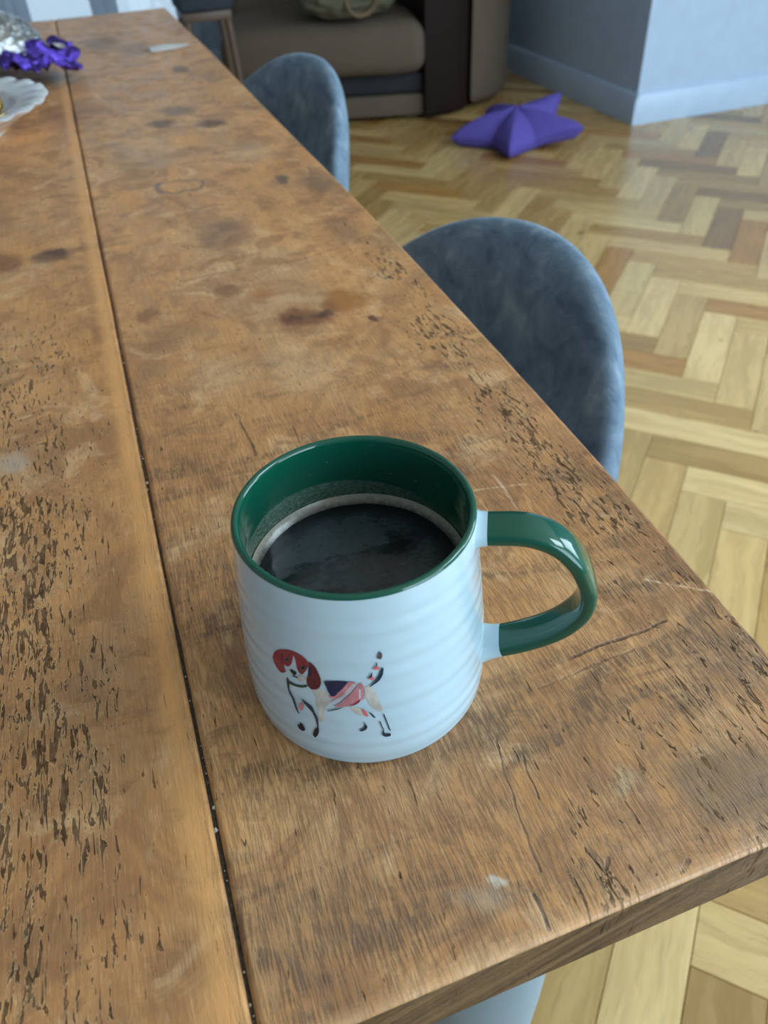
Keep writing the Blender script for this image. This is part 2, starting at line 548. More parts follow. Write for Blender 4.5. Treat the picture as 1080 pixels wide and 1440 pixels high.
M_COFFEE = coffee_mat()
def foam_mat():
    M = Mat('beige_foam', 0.22)
    v = M.coord()
    s = M.sep(v)
    d = M.math('SQRT', M.math('ADD', M.math('MULTIPLY', s[0], s[0]), M.math('MULTIPLY', s[1], s[1])))
    n1 = M.noise(v, (500, 500, 500), 3, 0.7)
    k = M.step(M.math('MULTIPLY_ADD', M.math('SUBTRACT', n1, 0.5), 0.0022, d), 0.0380, 0.0412)
    M.set('Base Color', M.mix(k, (0.020, 0.022, 0.022), (0.36, 0.335, 0.27)))
    return M.done_bump(n1, 0.15, 0.0005).m


M_FOAM = foam_mat()
PRINT = {
    'peach': (0.60, 0.56, 0.50), 'red': (0.29, 0.034, 0.052), 'maroon': (0.125, 0.018, 0.030), 'navy': (0.014, 0.022, 0.070),
    'grey': (0.10, 0.075, 0.085), 'black': (0.006, 0.012, 0.022), 'green': (0.012, 0.055, 0.028), 'dark': (0.012, 0.032, 0.055),
    'pink': (0.60, 0.24, 0.26), 'palepink': (0.60, 0.48, 0.52), 'white': (0.52, 0.64, 0.74), 'hot': (0.72, 0.15, 0.15),
}


def ink(name, c):
    M = Mat('print_' + name, 0.18, c, 0.3)
    v = M.coord()
    n1 = M.noise(v, (230, 230, 140), 3, 0.6)
    M.set('Base Color', M.mix(M.step(n1, 0.3, 0.7), tuple(x * 0.8 for x in c), tuple(min(1, x * 1.12 + 0.002) for x in c)))
    return M.m


M_INK = {k: ink(k, c) for k, c in PRINT.items()}


def parquet(single):
    M = Mat('oak_parquet' if single else 'oak_parquet_far', 0.25)
    if single:
        oi = M.n('ShaderNodeObjectInfo')
        base = oi.outputs['Color']
        rnd = M.math('MULTIPLY', oi.outputs['Random'], 40.0)
    else:
        at = M.n('ShaderNodeAttribute')
        at.attribute_name = 'tone'
        base = at.outputs['Color']
        rnd = 0.0
    uv = M.n('ShaderNodeUVMap').outputs[0]
    s = M.sep(uv)
    P = M.comb(M.math('ADD', s[0], rnd), s[1], rnd)
    wob = M.noise(P, (7, 9, 1), 3, 0.55)
    G = M.comb(M.sep(P)[0], M.math('MULTIPLY_ADD', wob, 0.05, s[1]), rnd)
    g1 = M.noise(G, (4, 38, 1), 4, 0.6)
    g2 = M.noise(G, (16, 260, 1), 3, 0.6)
    col = M.mix(M.step(g1, 0.35, 0.65), M.mix(0.75, base, (0.80, 0.75, 0.66), 'MULTIPLY'), M.mix(0.35, base, (1.18, 1.15, 1.05), 'MULTIPLY'))
    col = M.mix(M.step(g2, 0.52, 0.75, 0, 0.3), col, (0.20, 0.11, 0.045))
    kn = M.noise(P, (9, 26, 1), 2, 0.4, 0.6)
    col = M.mix(M.step(kn, 0.70, 0.80, 0, 0.7), col, (0.085, 0.045, 0.02))
    M.set('Base Color', col)
    M.set('Roughness', M.step(g1, 0.3, 0.7, 0.22, 0.32))
    return M.done_bump(g2, 0.1, 0.0006).m


M_PARQ = parquet(True)
M_PARQ_FAR = parquet(False)
M_GAP = plain('dark_floor_gap', (0.030, 0.020, 0.012), 0.9)
M_WALL = plain('white_wall_paint', (0.42, 0.53, 0.68), 0.75, bump=(120, 0.08, 0.001))
M_DARKWALL = plain('pale_grey_wall_paint', (0.58, 0.64, 0.70), 0.8)
M_TRIM = plain('white_satin_trim', (0.44, 0.55, 0.70), 0.35)
M_CEIL = plain('white_ceiling_paint', (0.80, 0.80, 0.80), 0.85)


def velvet():
    M = Mat('blue_grey_velvet', 0.85, (0.05, 0.07, 0.1), 0.25)
    v = M.coord()
    n1 = M.noise(v, (7, 7, 6), 5, 0.68, 0.7)
    n2 = M.noise(v, (60, 30, 30), 4, 0.7, 0.5)
    n3 = M.noise(v, (600, 600, 250), 2)
    f = M.math('ADD', M.math('MULTIPLY', n1, 0.6), M.math('MULTIPLY', n2, 0.4))
    M.set('Base Color', M.ramp(f, [(0.38, VEL[0]), (0.5, VEL[1]), (0.62, VEL[2])]))
    M.set('Sheen Weight', 0.36)
    M.set('Sheen Roughness', 0.35)
    M.set('Sheen Tint', (0.55, 0.72, 0.95))
    return M.done_bump(M.math('ADD', n2, M.math('MULTIPLY', n3, 0.5)), 0.35, 0.002).m


VEL = [(0.085, 0.132, 0.190), (0.170, 0.240, 0.320), (0.30, 0.39, 0.47)]
M_VELVET = velvet()
M_LEG = plain('black_metal', (0.012, 0.012, 0.013), 0.4, metallic=0.6)
M_SUEDE = plain('taupe_suede', (0.120, 0.090, 0.066), 0.95, 0.15, bump=(45, 0.35, 0.004))
M_LEATHER = plain('dark_brown_leather', (0.016, 0.009, 0.007), 0.7, 0.15, bump=(160, 0.3, 0.002))
M_SLATE = plain('slate_leather_rail', (0.026, 0.026, 0.030), 0.65, 0.2, bump=(120, 0.2, 0.002))
M_FELT = plain('violet_felt', (0.110, 0.085, 0.36), 0.95, 0.15, bump=(220, 0.4, 0.002))
M_PALEBLUE = plain('pale_blue_paint', (0.24, 0.34, 0.41), 0.45)
M_PORCELAIN = plain('white_porcelain', (0.80, 0.81, 0.80), 0.15)
M_PAPER = plain('white_paper', (0.93, 0.93, 0.92), 0.7)
M_KHAKI = plain('khaki_fabric', (0.11, 0.10, 0.068), 0.95, 0.15, bump=(30, 0.6, 0.006))
M_ROPE = plain('brown_cord', (0.16, 0.105, 0.055), 0.9, bump=(300, 0.6, 0.002))
M_STOOLWOOD = plain('brown_stool_wood', (0.105, 0.062, 0.040), 0.45)
M_NAVY = plain('navy_seat_fabric', (0.022, 0.030, 0.045), 0.85)
M_PATIO = plain('pale_paving', (0.55, 0.57, 0.58), 0.9)


def foil(name, color, rough):
    M = Mat(name, rough, color, 0.5, 1.0)
    v = M.coord()
    n1 = M.noise(v, (60, 60, 60), 4, 0.7, 1.0)
    M.set('Base Color', M.mix(M.step(n1, 0.35, 0.65), tuple(c * 0.6 for c in color), color))
    return M.done_bump(M.noise(v, (150, 150, 150), 3, 0.7, 0.8), 0.7, 0.004).m


M_PURPLE = foil('purple_foil', (0.13, 0.075, 0.50), 0.24)
M_SILVER = foil('silver_foil', (0.86, 0.88, 0.88), 0.25)
M_GOLD = foil('gold_foil', (0.85, 0.58, 0.16), 0.25)


def pane():
    M = Mat('clear_window_glass', 0.02)
    t = M.n('ShaderNodeBsdfTransparent')
    g = M.n('ShaderNodeBsdfGlossy')
    g.inputs['Roughness'].default_value = 0.02
    f = M.n('ShaderNodeFresnel')
    mx = M.n('ShaderNodeMixShader')
    M.link(f.outputs[0], mx.inputs[0])
    M.link(t.outputs[0], mx.inputs[1])
    M.link(g.outputs[0], mx.inputs[2])
    M.link(mx.outputs[0], M.t.nodes['Material Output'].inputs['Surface'])
    return M.m


M_GLASS = pane()


def plate_mat():
    M = Mat('white_plate_with_pink_band', 0.12, (0.8, 0.81, 0.8))
    v = M.coord()
    s = M.sep(v)
    d = M.math('SQRT', M.math('ADD', M.math('MULTIPLY', s[0], s[0]), M.math('MULTIPLY', s[1], s[1])))
    n1 = M.noise(v, (70, 70, 10), 3, 0.6)
    k = M.math('MULTIPLY', M.step(d, 0.108, 0.115), M.step(d, 0.126, 0.119))
    M.set('Base Color', M.mix(M.math('MULTIPLY', k, M.step(n1, 0.35, 0.6, 0.2, 0.8)), (0.80, 0.81, 0.80), (0.50, 0.36, 0.42)))
    M.set('Coat Weight', 0.3)
    return M.m


M_PLATE = plate_mat()


# ------------------------------------------------------------------ the room
floor_bm = bmesh.new()
add_box(floor_bm, -2.2, 4.2, -2.2, 5.25, -0.05, -0.0135)
floor = mesh_from('floor', floor_bm, M_GAP, smooth=False)
tag(floor, kind='structure')

# herringbone oak: blocks lie at 45 degrees to the table, columns run along it
BL, BW, BT, GAPW = 0.368, 0.0875, 0.013, 0.0009
Q = 1 / math.sqrt(2)
o1 = 1.677 - (BL + BW)
o2 = -0.0976 - (BW - BL)


def project(p):
    d = Vector(p) - Vector((0, 0, 1.03))
    zz = d.dot(fwd)
    if zz < 0.05:
        return None
    return 540 + 1080 * d.dot(right) / zz, 720 + 1080 * d.dot(down) / zz


blocks = []
for m in range(-14, 16):
    for k in range(-90, 90):
        a0, b0 = o1 + m * (BL + BW) + k * BW, o2 + m * (BW - BL) + k * BW
        for (ca, cb, vert) in ((a0 + BL / 2, b0 + BW / 2, False), (a0 + BL + BW / 2, b0 + BW - BL / 2, True)):
            x, y = (ca - cb) * Q, (ca + cb) * Q
            if -2.0 < x < 4.0 and -2.0 < y < 5.05 and not (x > 2.45 and y > 3.35):
                ang = R_(135) if vert else R_(45)
                ux, uy = math.cos(ang) * BL / 2, math.sin(ang) * BL / 2
                vx, vy = -math.sin(ang) * BW / 2, math.cos(ang) * BW / 2
                pts = [project((x + i * ux + j * vx, y + i * uy + j * vy, 0)) for i in (-1, 1) for j in (-1, 1)]
                area = 0.0
                if all(pts):
                    q = [pts[0], pts[1], pts[3], pts[2]]
                    A = abs(sum(q[i][0] * q[(i + 1) % 4][1] - q[(i + 1) % 4][0] * q[i][1] for i in range(4))) / 2
                    c = project((x, y, 0))
                    inside = -60 < c[0] < 1140 and -60 < c[1] < 1500
                    # hidden below the table top
                    t_ = (1.03 - TABLE_Z) / 1.03
                    hid = -0.75 < x * t_ < 0.20 and 0.09 < y * t_ < 2.05
                    if inside and not hid:
                        area = A
                blocks.append((area, x, y, ang))
blocks.sort(key=lambda b: -b[0])
TONES = [(0.59, 0.385, 0.150), (0.66, 0.445, 0.185), (0.74, 0.52, 0.235), (0.53, 0.325, 0.115), (0.46, 0.270, 0.092), (0.47, 0.235, 0.068), (0.30, 0.165, 0.060)]
TW = [5, 6, 3, 5, 4, 2.5, 0.8]


def block_bm(bm, x, y, ang, uvl, off, tone=None, col=None):
    h, w = BL / 2 - GAPW / 2, BW / 2 - GAPW / 2
    e = 0.0009
    ca, sa = math.cos(ang), math.sin(ang)
    def V(u, v, z):
        return bm.verts.new((x + u * ca - v * sa, y + u * sa + v * ca, z)), (u + off, v + off * 0.37)
    top = [V(sx * (h - e), sy * (w - e), 0.0) for sx, sy in ((-1, -1), (1, -1), (1, 1), (-1, 1))]
    midl = [V(sx * h, sy * w, -e) for sx, sy in ((-1, -1), (1, -1), (1, 1), (-1, 1))]
    bot = [V(sx * h, sy * w, -BT) for sx, sy in ((-1, -1), (1, -1), (1, 1), (-1, 1))]
    quads = [top]
    for A, B in ((midl, top), (bot, midl)):
        for i in range(4):
            j = (i + 1) % 4
            quads.append([A[i], A[j], B[j], B[i]])
    for q in quads:
        f = bm.faces.new([p[0] for p in q])
        for lp, p in zip(f.loops, q):
            lp[uvl].uv = p[1]
            if col is not None:
                lp[col] = (*tone, 1)


bm = bmesh.new()
uvl = bm.loops.layers.uv.new('UVMap')
block_bm(bm, 0, 0, 0, uvl, 0.0)
block_me = bpy.data.meshes.new('parquet_block')
bm.to_mesh(block_me)
bm.free()
block_me.materials.append(M_PARQ)
rb = random.Random(12)
SET_TONES = [(0.469, 0.170, 6), (1.888, 1.978, 6), (1.162, 1.371, 5), (0.968, 0.927, 2), (1.086, 1.150, 2), (1.472, 1.736, 2), (0.301, 0.209, 2), (0.394, 0.190, 2), (0.470, 0.238, 1), (1.587, 2.583, 4), (1.082, 2.757, 1), (0.765, 0.626, 1), (0.862, 0.620, 3), (1.384, 1.329, 1), (1.556, 2.108, 4), (1.566, 1.498, 5), (1.403, 2.812, 4)]
far_bm = bmesh.new()
far_uv = far_bm.loops.layers.uv.new('UVMap')
far_col = far_bm.loops.layers.float_color.new('tone')
for i, (area, x, y, ang) in enumerate(blocks):
    tn = rb.choices(TONES, TW)[0]
    f = rb.uniform(0.76, 0.97)
    for (sx, sy, ti) in SET_TONES:
        # boards whose colour stands out in the room
        dx_, dy_ = sx - x, sy - y
        if abs(dx_ * math.cos(ang) + dy_ * math.sin(ang)) < BL / 2 and abs(-dx_ * math.sin(ang) + dy_ * math.cos(ang)) < BW / 2:
            tn, f = TONES[ti], 0.92
    tn = tuple(c * f for c in tn)
    if i < 290 and area > 0:
        b = bpy.data.objects.new('parquet_block', block_me)
        b.location = (x, y, rb.uniform(-0.0003, 0.0))
        b.rotation_euler = (0, 0, ang + (PI if rb.random() < 0.5 else 0))
        b.color = (*tn, 1)
        b.parent = floor
        COL.objects.link(b)
    else:
        block_bm(far_bm, x, y, ang, far_uv, rb.uniform(0, 30), tn, far_col)
rest = mesh_from('parquet_remainder', far_bm, M_PARQ_FAR, floor, smooth=False)
tag(rest, kind='stuff')


def wall_box(name, *ext, mat=None, bevel=0.0):
    b = bmesh.new()
    add_box(b, *ext, bevel=bevel)
    return tag(mesh_from(name, b, mat or M_WALL, smooth=bool(bevel), hard=bool(bevel)), kind='structure')


H = 2.5
wall_box('wall_left', -2.3, -2.2, -2.3, 5.3, -0.05, H, mat=M_DARKWALL)
fb = bmesh.new()
add_box(fb, -2.3, 1.85, -2.3, 5.3, H, H + 0.1)
add_box(fb, 3.65, 4.3, -2.3, 5.3, H, H + 0.1)
add_box(fb, 1.85, 3.65, -2.3, -1.2, H, H + 0.1)
add_box(fb, 1.85, 3.65, 0.2, 5.3, H, H + 0.1)
tag(mesh_from('ceiling', fb, M_CEIL, smooth=False), kind='structure')
# projecting white wall whose corner stands at the right
wall_box('wall_inner', 2.27, 4.2, 3.155, 5.2, -0.0134, H, bevel=0.004)
# far wall with the glazed door opening
fb = bmesh.new()
DX0, DX1, DH = -0.30, 0.72, 2.1
add_box(fb, -2.2, DX0, 5.2, 5.3, -0.05, H)
add_box(fb, DX1, 4.3, 5.2, 5.3, -0.05, H)
add_box(fb, DX0, DX1, 5.2, 5.3, DH, H)
tag(mesh_from('wall_far', fb, M_WALL, smooth=False), kind='structure')
fb = bmesh.new()
add_box(fb, -2.3, 0.77, -2.3, -2.2, -0.05, H)
add_box(fb, 3.33, 4.3, -2.3, -2.2, -0.05, H)
add_box(fb, 0.77, 3.33, -2.3, -2.2, 2.3, H)
add_box(fb, 0.77, 3.33, -2.3, -2.2, -0.05, 0.3)
tag(mesh_from('wall_back', fb, M_WALL, smooth=False), kind='structure')
fb = bmesh.new()
add_box(fb, 4.2, 4.3, -2.2, -0.55, -0.05, H)
add_box(fb, 4.2, 4.3, 1.35, 5.2, -0.05, H)
add_box(fb, 4.2, 4.3, -0.55, 1.35, 2.25, H)
add_box(fb, 4.2, 4.3, -0.55, 1.35, -0.05, 0.65)
tag(mesh_from('wall_right', fb, M_WALL, smooth=False), kind='structure')


def frame(name, axis, a0, a1, z0, z1, at, ncol):
    """timber window frame standing in a wall opening (axis the opening runs along)"""
    fr = empty(name)
    tag(fr, kind='structure')
    def bar(nm, p0, p1, q0, q1, mat=M_TRIM, th=0.03, bev=0.004):
        b = bmesh.new()
        if axis == 'x':
            add_box(b, p0, p1, at - th, at + th, q0, q1, bevel=bev)
        else:
            add_box(b, at - th, at + th, p0, p1, q0, q1, bevel=bev)
        return mesh_from(nm, b, mat, fr)
    w = 0.06
    bar('frame_post', a0 + .001, a0 + w, z0 + .001, z1 - .001)
    bar('frame_post', a1 - w, a1 - .001, z0 + .001, z1 - .001)
    bar('frame_rail', a0 + w, a1 - w, z0 + .001, z0 + w)
    bar('frame_rail', a0 + w, a1 - w, z1 - w, z1 - .001)
    for c in range(1, ncol):
        x = a0 + (a1 - a0) * c / ncol
        bar('mullion', x - .025, x + .025, z0 + w, z1 - w)
    for c in range(ncol):
        x0 = a0 + (a1 - a0) * c / ncol + (w if c == 0 else .025)
        x1 = a0 + (a1 - a0) * (c + 1) / ncol - (w if c == ncol - 1 else .025)
        bar('pane', x0, x1, z0 + w, z1 - w, M_GLASS, 0.003, 0)


frame('window_1', 'x', 0.77, 3.33, 0.3, 2.3, -2.25, 3)
roof = empty('added_roof_window')  # unseen roof window, added to house the extra overhead light
tag(roof, kind='structure')
for (x0, x1, y0, y1) in ((1.85, 1.91, -1.2, 0.2), (3.59, 3.65, -1.2, 0.2), (1.91, 3.59, -1.2, -1.14), (1.91, 3.59, 0.14, 0.2), (2.72, 2.78, -1.14, 0.14)):
    fb = bmesh.new()
    add_box(fb, x0 + .001, x1 - .001, y0 + .001, y1 - .001, H + .03, H + .099)
    mesh_from('frame_rail', fb, M_TRIM, roof, smooth=False)
for (x0, x1) in ((1.91, 2.72), (2.78, 3.59)):
    fb = bmesh.new()
    add_box(fb, x0, x1, -1.14, 0.14, H + .06, H + .066)
    mesh_from('pane', fb, M_GLASS, roof, smooth=False)
frame('window_2', 'y', -0.55, 1.35, 0.65, 2.25, 4.25, 2)

# glazed double door in the far wall, beyond the end of the table
door = empty('door_1')
tag(door, kind='structure')


def dbox(nm, x0, x1, y0, y1, z0, z1, mat=M_TRIM, bev=0.004, parent=None):
    b = bmesh.new()
    add_box(b, x0, x1, y0, y1, z0, z1, bevel=bev)
    return mesh_from(nm, b, mat, parent or door)


dbox('door_jamb', DX0 + .001, DX0 + .05, 5.19, 5.29, 0, DH - .001)
dbox('door_jamb', DX1 - .05, DX1 - .001, 5.19, 5.29, 0, DH - .001)
dbox('door_head', DX0 + .05, DX1 - .05, 5.19, 5.29, DH - .05, DH - .001)
dbox('threshold', DX0 + .05, DX1 - .05, 5.18, 5.29, -0.0134, 0.02)
mid = (DX0 + DX1) / 2
for (x0, x1) in ((DX0 + .052, mid - .001), (mid + .001, DX1 - .052)):
    leaf = dbox('door_leaf', x0, x0 + .07, 5.215, 5.26, 0.022, DH - .052)
    dbox('stile', x1 - .07, x1, 5.215, 5.26, 0.022, DH - .052, parent=leaf)
    dbox('bottom_rail', x0 + .07, x1 - .07, 5.215, 5.26, 0.022, 0.24, parent=leaf)
    dbox('top_rail', x0 + .07, x1 - .07, 5.215, 5.26, DH - .15, DH - .052, parent=leaf)
    dbox('pane', x0 + .07, x1 - .07, 5.234, 5.241, 0.24, DH - .15, M_GLASS, 0, parent=leaf)

ob = bmesh.new()
add_box(ob, -8, 10, 5.32, 16, -0.25, -0.15)
tag(mesh_from('patio', ob, M_PATIO, smooth=False), kind='structure')


def skirting(name, x0, y0, x1, y1, nx, ny):
    """moulded board from one point to another, standing proud along (nx, ny)"""
    prof = [(0.0, 0.0), (0.017, 0.0), (0.017, 0.098), (0.013, 0.104), (0.012, 0.114), (0.006, 0.124), (0.0, 0.126)]
    b = bmesh.new()
    A = [b.verts.new((x0 + nx * d, y0 + ny * d, z)) for d, z in prof]
    B = [b.verts.new((x1 + nx * d, y1 + ny * d, z)) for d, z in prof]
    for i in range(len(prof)):
        j = (i + 1) % len(prof)
        b.faces.new((A[i], A[j], B[j], B[i]))
    b.faces.new(A)
    b.faces.new(B)
    return tag(mesh_from(name, b, M_TRIM, sharp=50), kind='structure')


skirting('baseboard_left', 2.2695, 3.138, 2.2695, 5.199, -1, 0)
skirting('baseboard_right', 2.2695, 3.1545, 4.199, 3.1545, 0, -1)
skirting('baseboard_far', DX1, 5.1995, 2.25, 5.1995, 0, -1)

# ------------------------------------------------------------------ the table
table = empty('dining_table', ROOT_TABLE)
tag(table, 'old rustic pine plank dining table with worn brown top', 'table')
TH = 0.036
RTE = [(0.07, 0.2100), (0.141, 0.2105), (0.209, 0.2135), (0.277, 0.216), (0.393, 0.2185), (0.49, 0.220), (0.607, 0.2215), (0.807, 0.2210), (1.011, 0.219), (1.24, 0.218), (1.5, 0.2175), (1.8, 0.213), (2.06, 0.210)]


def interp(tab, y):
    if y <= tab[0][0]:
        return tab[0][1]
    for (a, p), (b, q) in zip(tab, tab[1:]):
        if y <= b:
            return p + (q - p) * (y - a) / (b - a)
    return tab[-1][1]


def plank(xl, xr, seed, right_tab=None):
    """a board with eased, slightly wandering edges; boards run along y"""
    b = bmesh.new()
    n = 70
    rows = []
    y_near, y_far = 0.0735, 2.047
    for i in range(n + 1):
        t = i / n
        y = y_near + (y_far - y_near) * t
        wl = 0.0005 * noise.noise(Vector((seed, y * 9, 1))) + 0.0003 * noise.noise(Vector((seed, y * 34, 2)))
        wr = 0.0005 * noise.noise(Vector((seed, y * 9, 5))) + 0.0003 * noise.noise(Vector((seed, y * 34, 6)))
        x0 = xl + wl
        x1 = (interp(right_tab, y) if right_tab else xr) + wr
        row = []
        for (fx, z) in ((0, TABLE_Z - TH), (1, TABLE_Z - TH), (1, TABLE_Z), (0, TABLE_Z)):
            yy = y + (0.0012 * noise.noise(Vector((seed, fx * 3, 3))) if i in (0, n) else 0)
            row.append(b.verts.new((x0 + (x1 - x0) * fx, yy, z)))
        rows.append(row)
    for i in range(n):
        for k in range(4):
            j = (k + 1) % 4
            b.faces.new((rows[i][k], rows[i][j], rows[i + 1][j], rows[i + 1][k]))
    e0 = b.faces.new(rows[0])
    e1 = b.faces.new(rows[-1])
    bmesh.ops.recalc_face_normals(b, faces=b.faces[:])
    long_e = [e for i in range(n) for k in (2, 3) for e in rows[i][k].link_edges if e.other_vert(rows[i][k]) is rows[i + 1][k]]
    end_e = [e for f in (e0, e1) for e in f.edges]
    bmesh.ops.bevel(b, geom=list(set(long_e + end_e)), offset=0.0030 if right_tab else 0.0018, segments=4, profile=0.5, affect='EDGES')
    bmesh.ops.recalc_face_normals(b, faces=b.faces[:])
    for f in b.faces:
        f.material_index = 1 if abs(f.normal.y) > 0.85 else 0
    bmesh.ops.translate(b, verts=b.verts[:], vec=-ROOT_TABLE)
    return mesh_from('plank', b, [M_TOP, M_END], table, sharp=60, hard=True)


JX = -0.0240
plank(JX + 0.0005, 0.21, 1.3, RTE)
plank(JX - 0.238, JX - 0.0008, 4.1)
plank(JX - 0.474, JX - 0.2412, 7.7)
plank(JX - 0.716, JX - 0.4775, 11.2)
b = bmesh.new()
for k in range(3):
    x = (JX, JX - 0.2396, JX - 0.4757)[k]
    add_box(b, x - 0.0026, x + 0.0026, 0.082, 2.04, TABLE_Z - TH + 0.004, TABLE_Z - 0.0020)
bmesh.ops.translate(b, verts=b.verts[:], vec=-ROOT_TABLE)
mesh_from('joint_filling', b, M_DIRT, table, smooth=False)
# pale crumbs caught in the joint
b = bmesh.new()
rc = random.Random(3)
for k in range(42):
    y = 0.085 + rc.random() ** 1.5 * 0.55
    r = rc.uniform(0.00015, 0.00045) if k > 5 else rc.uniform(0.0006, 0.0010)
    mtx = Matrix.Translation((JX + rc.uniform(-0.0007, 0.0007), y, TABLE_Z - 0.0019 + r * 0.5)) @ Matrix.Diagonal((r, r * rc.uniform(1, 1.7), r * 0.8, 1))
    bmesh.ops.create_icosphere(b, subdivisions=1, radius=1.0, matrix=mtx)
bmesh.ops.translate(b, verts=b.verts[:], vec=-ROOT_TABLE)
tag(mesh_from('crumbs', b, M_CRUMB, table), kind='stuff')
# apron rails and turned, painted legs
for (x0, x1, y0, y1) in ((0.085, 0.108, 0.215, 1.93), (-0.628, -0.605, 0.215, 1.93), (-0.55, 0.05, 0.150, 0.173), (-0.55, 0.05, 1.952, 1.975)):
    b = bmesh.new()
    add_box(b, x0, x1, y0, y1, TABLE_Z - TH - 0.11, TABLE_Z - TH - 0.0002, bevel=0.003)
    bmesh.ops.translate(b, verts=b.verts[:], vec=-ROOT_TABLE)
    mesh_from('apron_rail', b, M_PALEBLUE, table)
LEGP = [(0.030, 0.0), (0.034, 0.02), (0.033, 0.06), (0.026, 0.075), (0.030, 0.09), (0.034, 0.16), (0.039, 0.27), (0.043, 0.38), (0.0445, 0.45), (0.0445, 0.52), (0.042, 0.545), (0.045, 0.56)]
for (x, y) in ((0.097, 0.163), (-0.617, 0.163), (0.097, 1.96), (-0.617, 1.96)):
    b = bmesh.new()
    lathe(b, LEGP, 40, close_start=True, close_end=True)
    add_box(b, -0.046, 0.046, -0.046, 0.046, 0.559, TABLE_Z - TH - 0.0002, bevel=0.004)
    mesh_from('leg', b, M_PALEBLUE, table, loc=(x - ROOT_TABLE.x, y - ROOT_TABLE.y, 0))

# ------------------------------------------------------------------ the mug
MUG = Vector((0.0509, 0.1972, TABLE_Z))
mug = empty('mug', MUG)
tag(mug, 'white ribbed mug with green handle and a beagle print, on the table', 'mug')
PRZ = [(0, 46.2), (1, 47.0), (3, 47.9), (8, 48.5), (20, 48.5), (40, 47.3), (60, 45.6), (80, 43.9), (88.5, 43.1)]


def mug_r(zmm, a=0.0):
    r = interp(PRZ, zmm)
    # smooth the table a little so the flank has no visible corners
    if 4 < zmm < 84:
        r = sum(interp(PRZ, zmm + d) for d in (-4, -2, 0, 2, 4)) / 5
    k = max(0.0, min(1.0, (zmm - 5) / 8)) * max(0.0, min(1.0, (86 - zmm) / 8))
    rip = 0.075 * math.sin(2 * PI * zmm / 7.2 + 0.5 * math.sin(a + 0.7) + 0.35 * math.sin(2 * a + 2)) + 0.07 * math.sin(2 * PI * zmm / 11.3 + a)
    return r + k * rip


b = bmesh.new()
prof = [(43.0, 0.9), (44.5, 0.05), (45.4, 0.0), (46.0, 0.2)] + [(None, z) for z in np.concatenate([[0.7, 1.4, 2.2, 3.2, 4.5], np.arange(6, 88, 0.8), [88.4, 88.8]])]


def mug_wob(r, z, a):
    return (mug_r(z * 1000, a) / 1000 if r < 0 else r, z)


lathe(b, [((-1 if r is None else r / 1000), z / 1000) for r, z in prof], 128, wob=mug_wob, close_start=True)
mesh_from('body', b, M_WHITE, mug, sharp=70)
# green lining, over the rim and down the inside
b = bmesh.new()
inner = [(43.13, 88.7), (43.0, 89.2), (42.6, 89.7), (41.9, 90.0), (41.2, 89.9), (40.6, 89.4), (40.2, 88.5), (40.0, 86.5)]
for z in np.arange(84, 6, -2.5):
    inner.append((mug_r(z) - 4.0 if z < 80 else 39.8 + (80 - z) * 0.02, float(z)))
inner += [(42.0, 5.0), (38.0, 4.2)]
lathe(b, [(r / 1000, z / 1000) for r, z in inner], 128, close_end=True)
mesh_from('lining', b, M_LINING, mug, sharp=70)
# handle: a flat strap swept in an upright plane through the axis
PH = R_(-27)
HU = Vector((math.cos(PH), math.sin(PH), 0))
HN = Vector((-math.sin(PH), math.cos(PH), 0))
HP = [(41.0, 82.0), (48.0, 82.9), (60.2, 83.3), (70.3, 79.6), (78.0, 71.8), (83.2, 61.3), (84.7, 53.0), (82.9, 44.5), (76.1, 35.3), (65.9, 28.0), (55.1, 22.9), (46.3, 20.2)]
path = catmull([(u / 1000, z / 1000, 0) for u, z in HP], 10)


def strap(name, pts, mat, widths):
    P, F = [], []
    for i, p in enumerate(pts):
        tg = (pts[min(i + 1, len(pts) - 1)] - pts[max(i - 1, 0)]).normalized()
        P.append(HU * p.x + Vector((0, 0, p.y)))
        tw = HU * tg.x + Vector((0, 0, tg.y))
        F.append((HN, tw.cross(HN).normalized()))
    b = bmesh.new()

    def sec(k):
        w, t = widths(k / (len(pts) - 1))
        out = []
        for i in range(28):
            a = 2 * PI * i / 28
            c, s = math.cos(a), math.sin(a)
            out.append((w * math.copysign(abs(c) ** 0.62, c), t * math.copysign(abs(s) ** 0.75, s)))
        return out
    sweep(b, P, F, sec)
    return mesh_from(name, b, mat, mug, sharp=65)


i0 = next(i for i, p in enumerate(path) if p.x > 0.0470)
i1 = max(i for i, p in enumerate(path) if p.x > 0.0546)
tag(strap('handle', path[i0:i1 + 1], M_GREEN, lambda t: (0.0075, 0.0034)), 'bottle green handle')
strap('handle_root', path[:i0 + 1], M_WHITE, lambda t: (0.00755 + 0.0018 * (1 - t) ** 2, 0.00345 + 0.0020 * (1 - t) ** 2))
strap('handle_root', path[i1:], M_WHITE, lambda t: (0.00755 + 0.0018 * t ** 2, 0.00345 + 0.0020 * t ** 2))

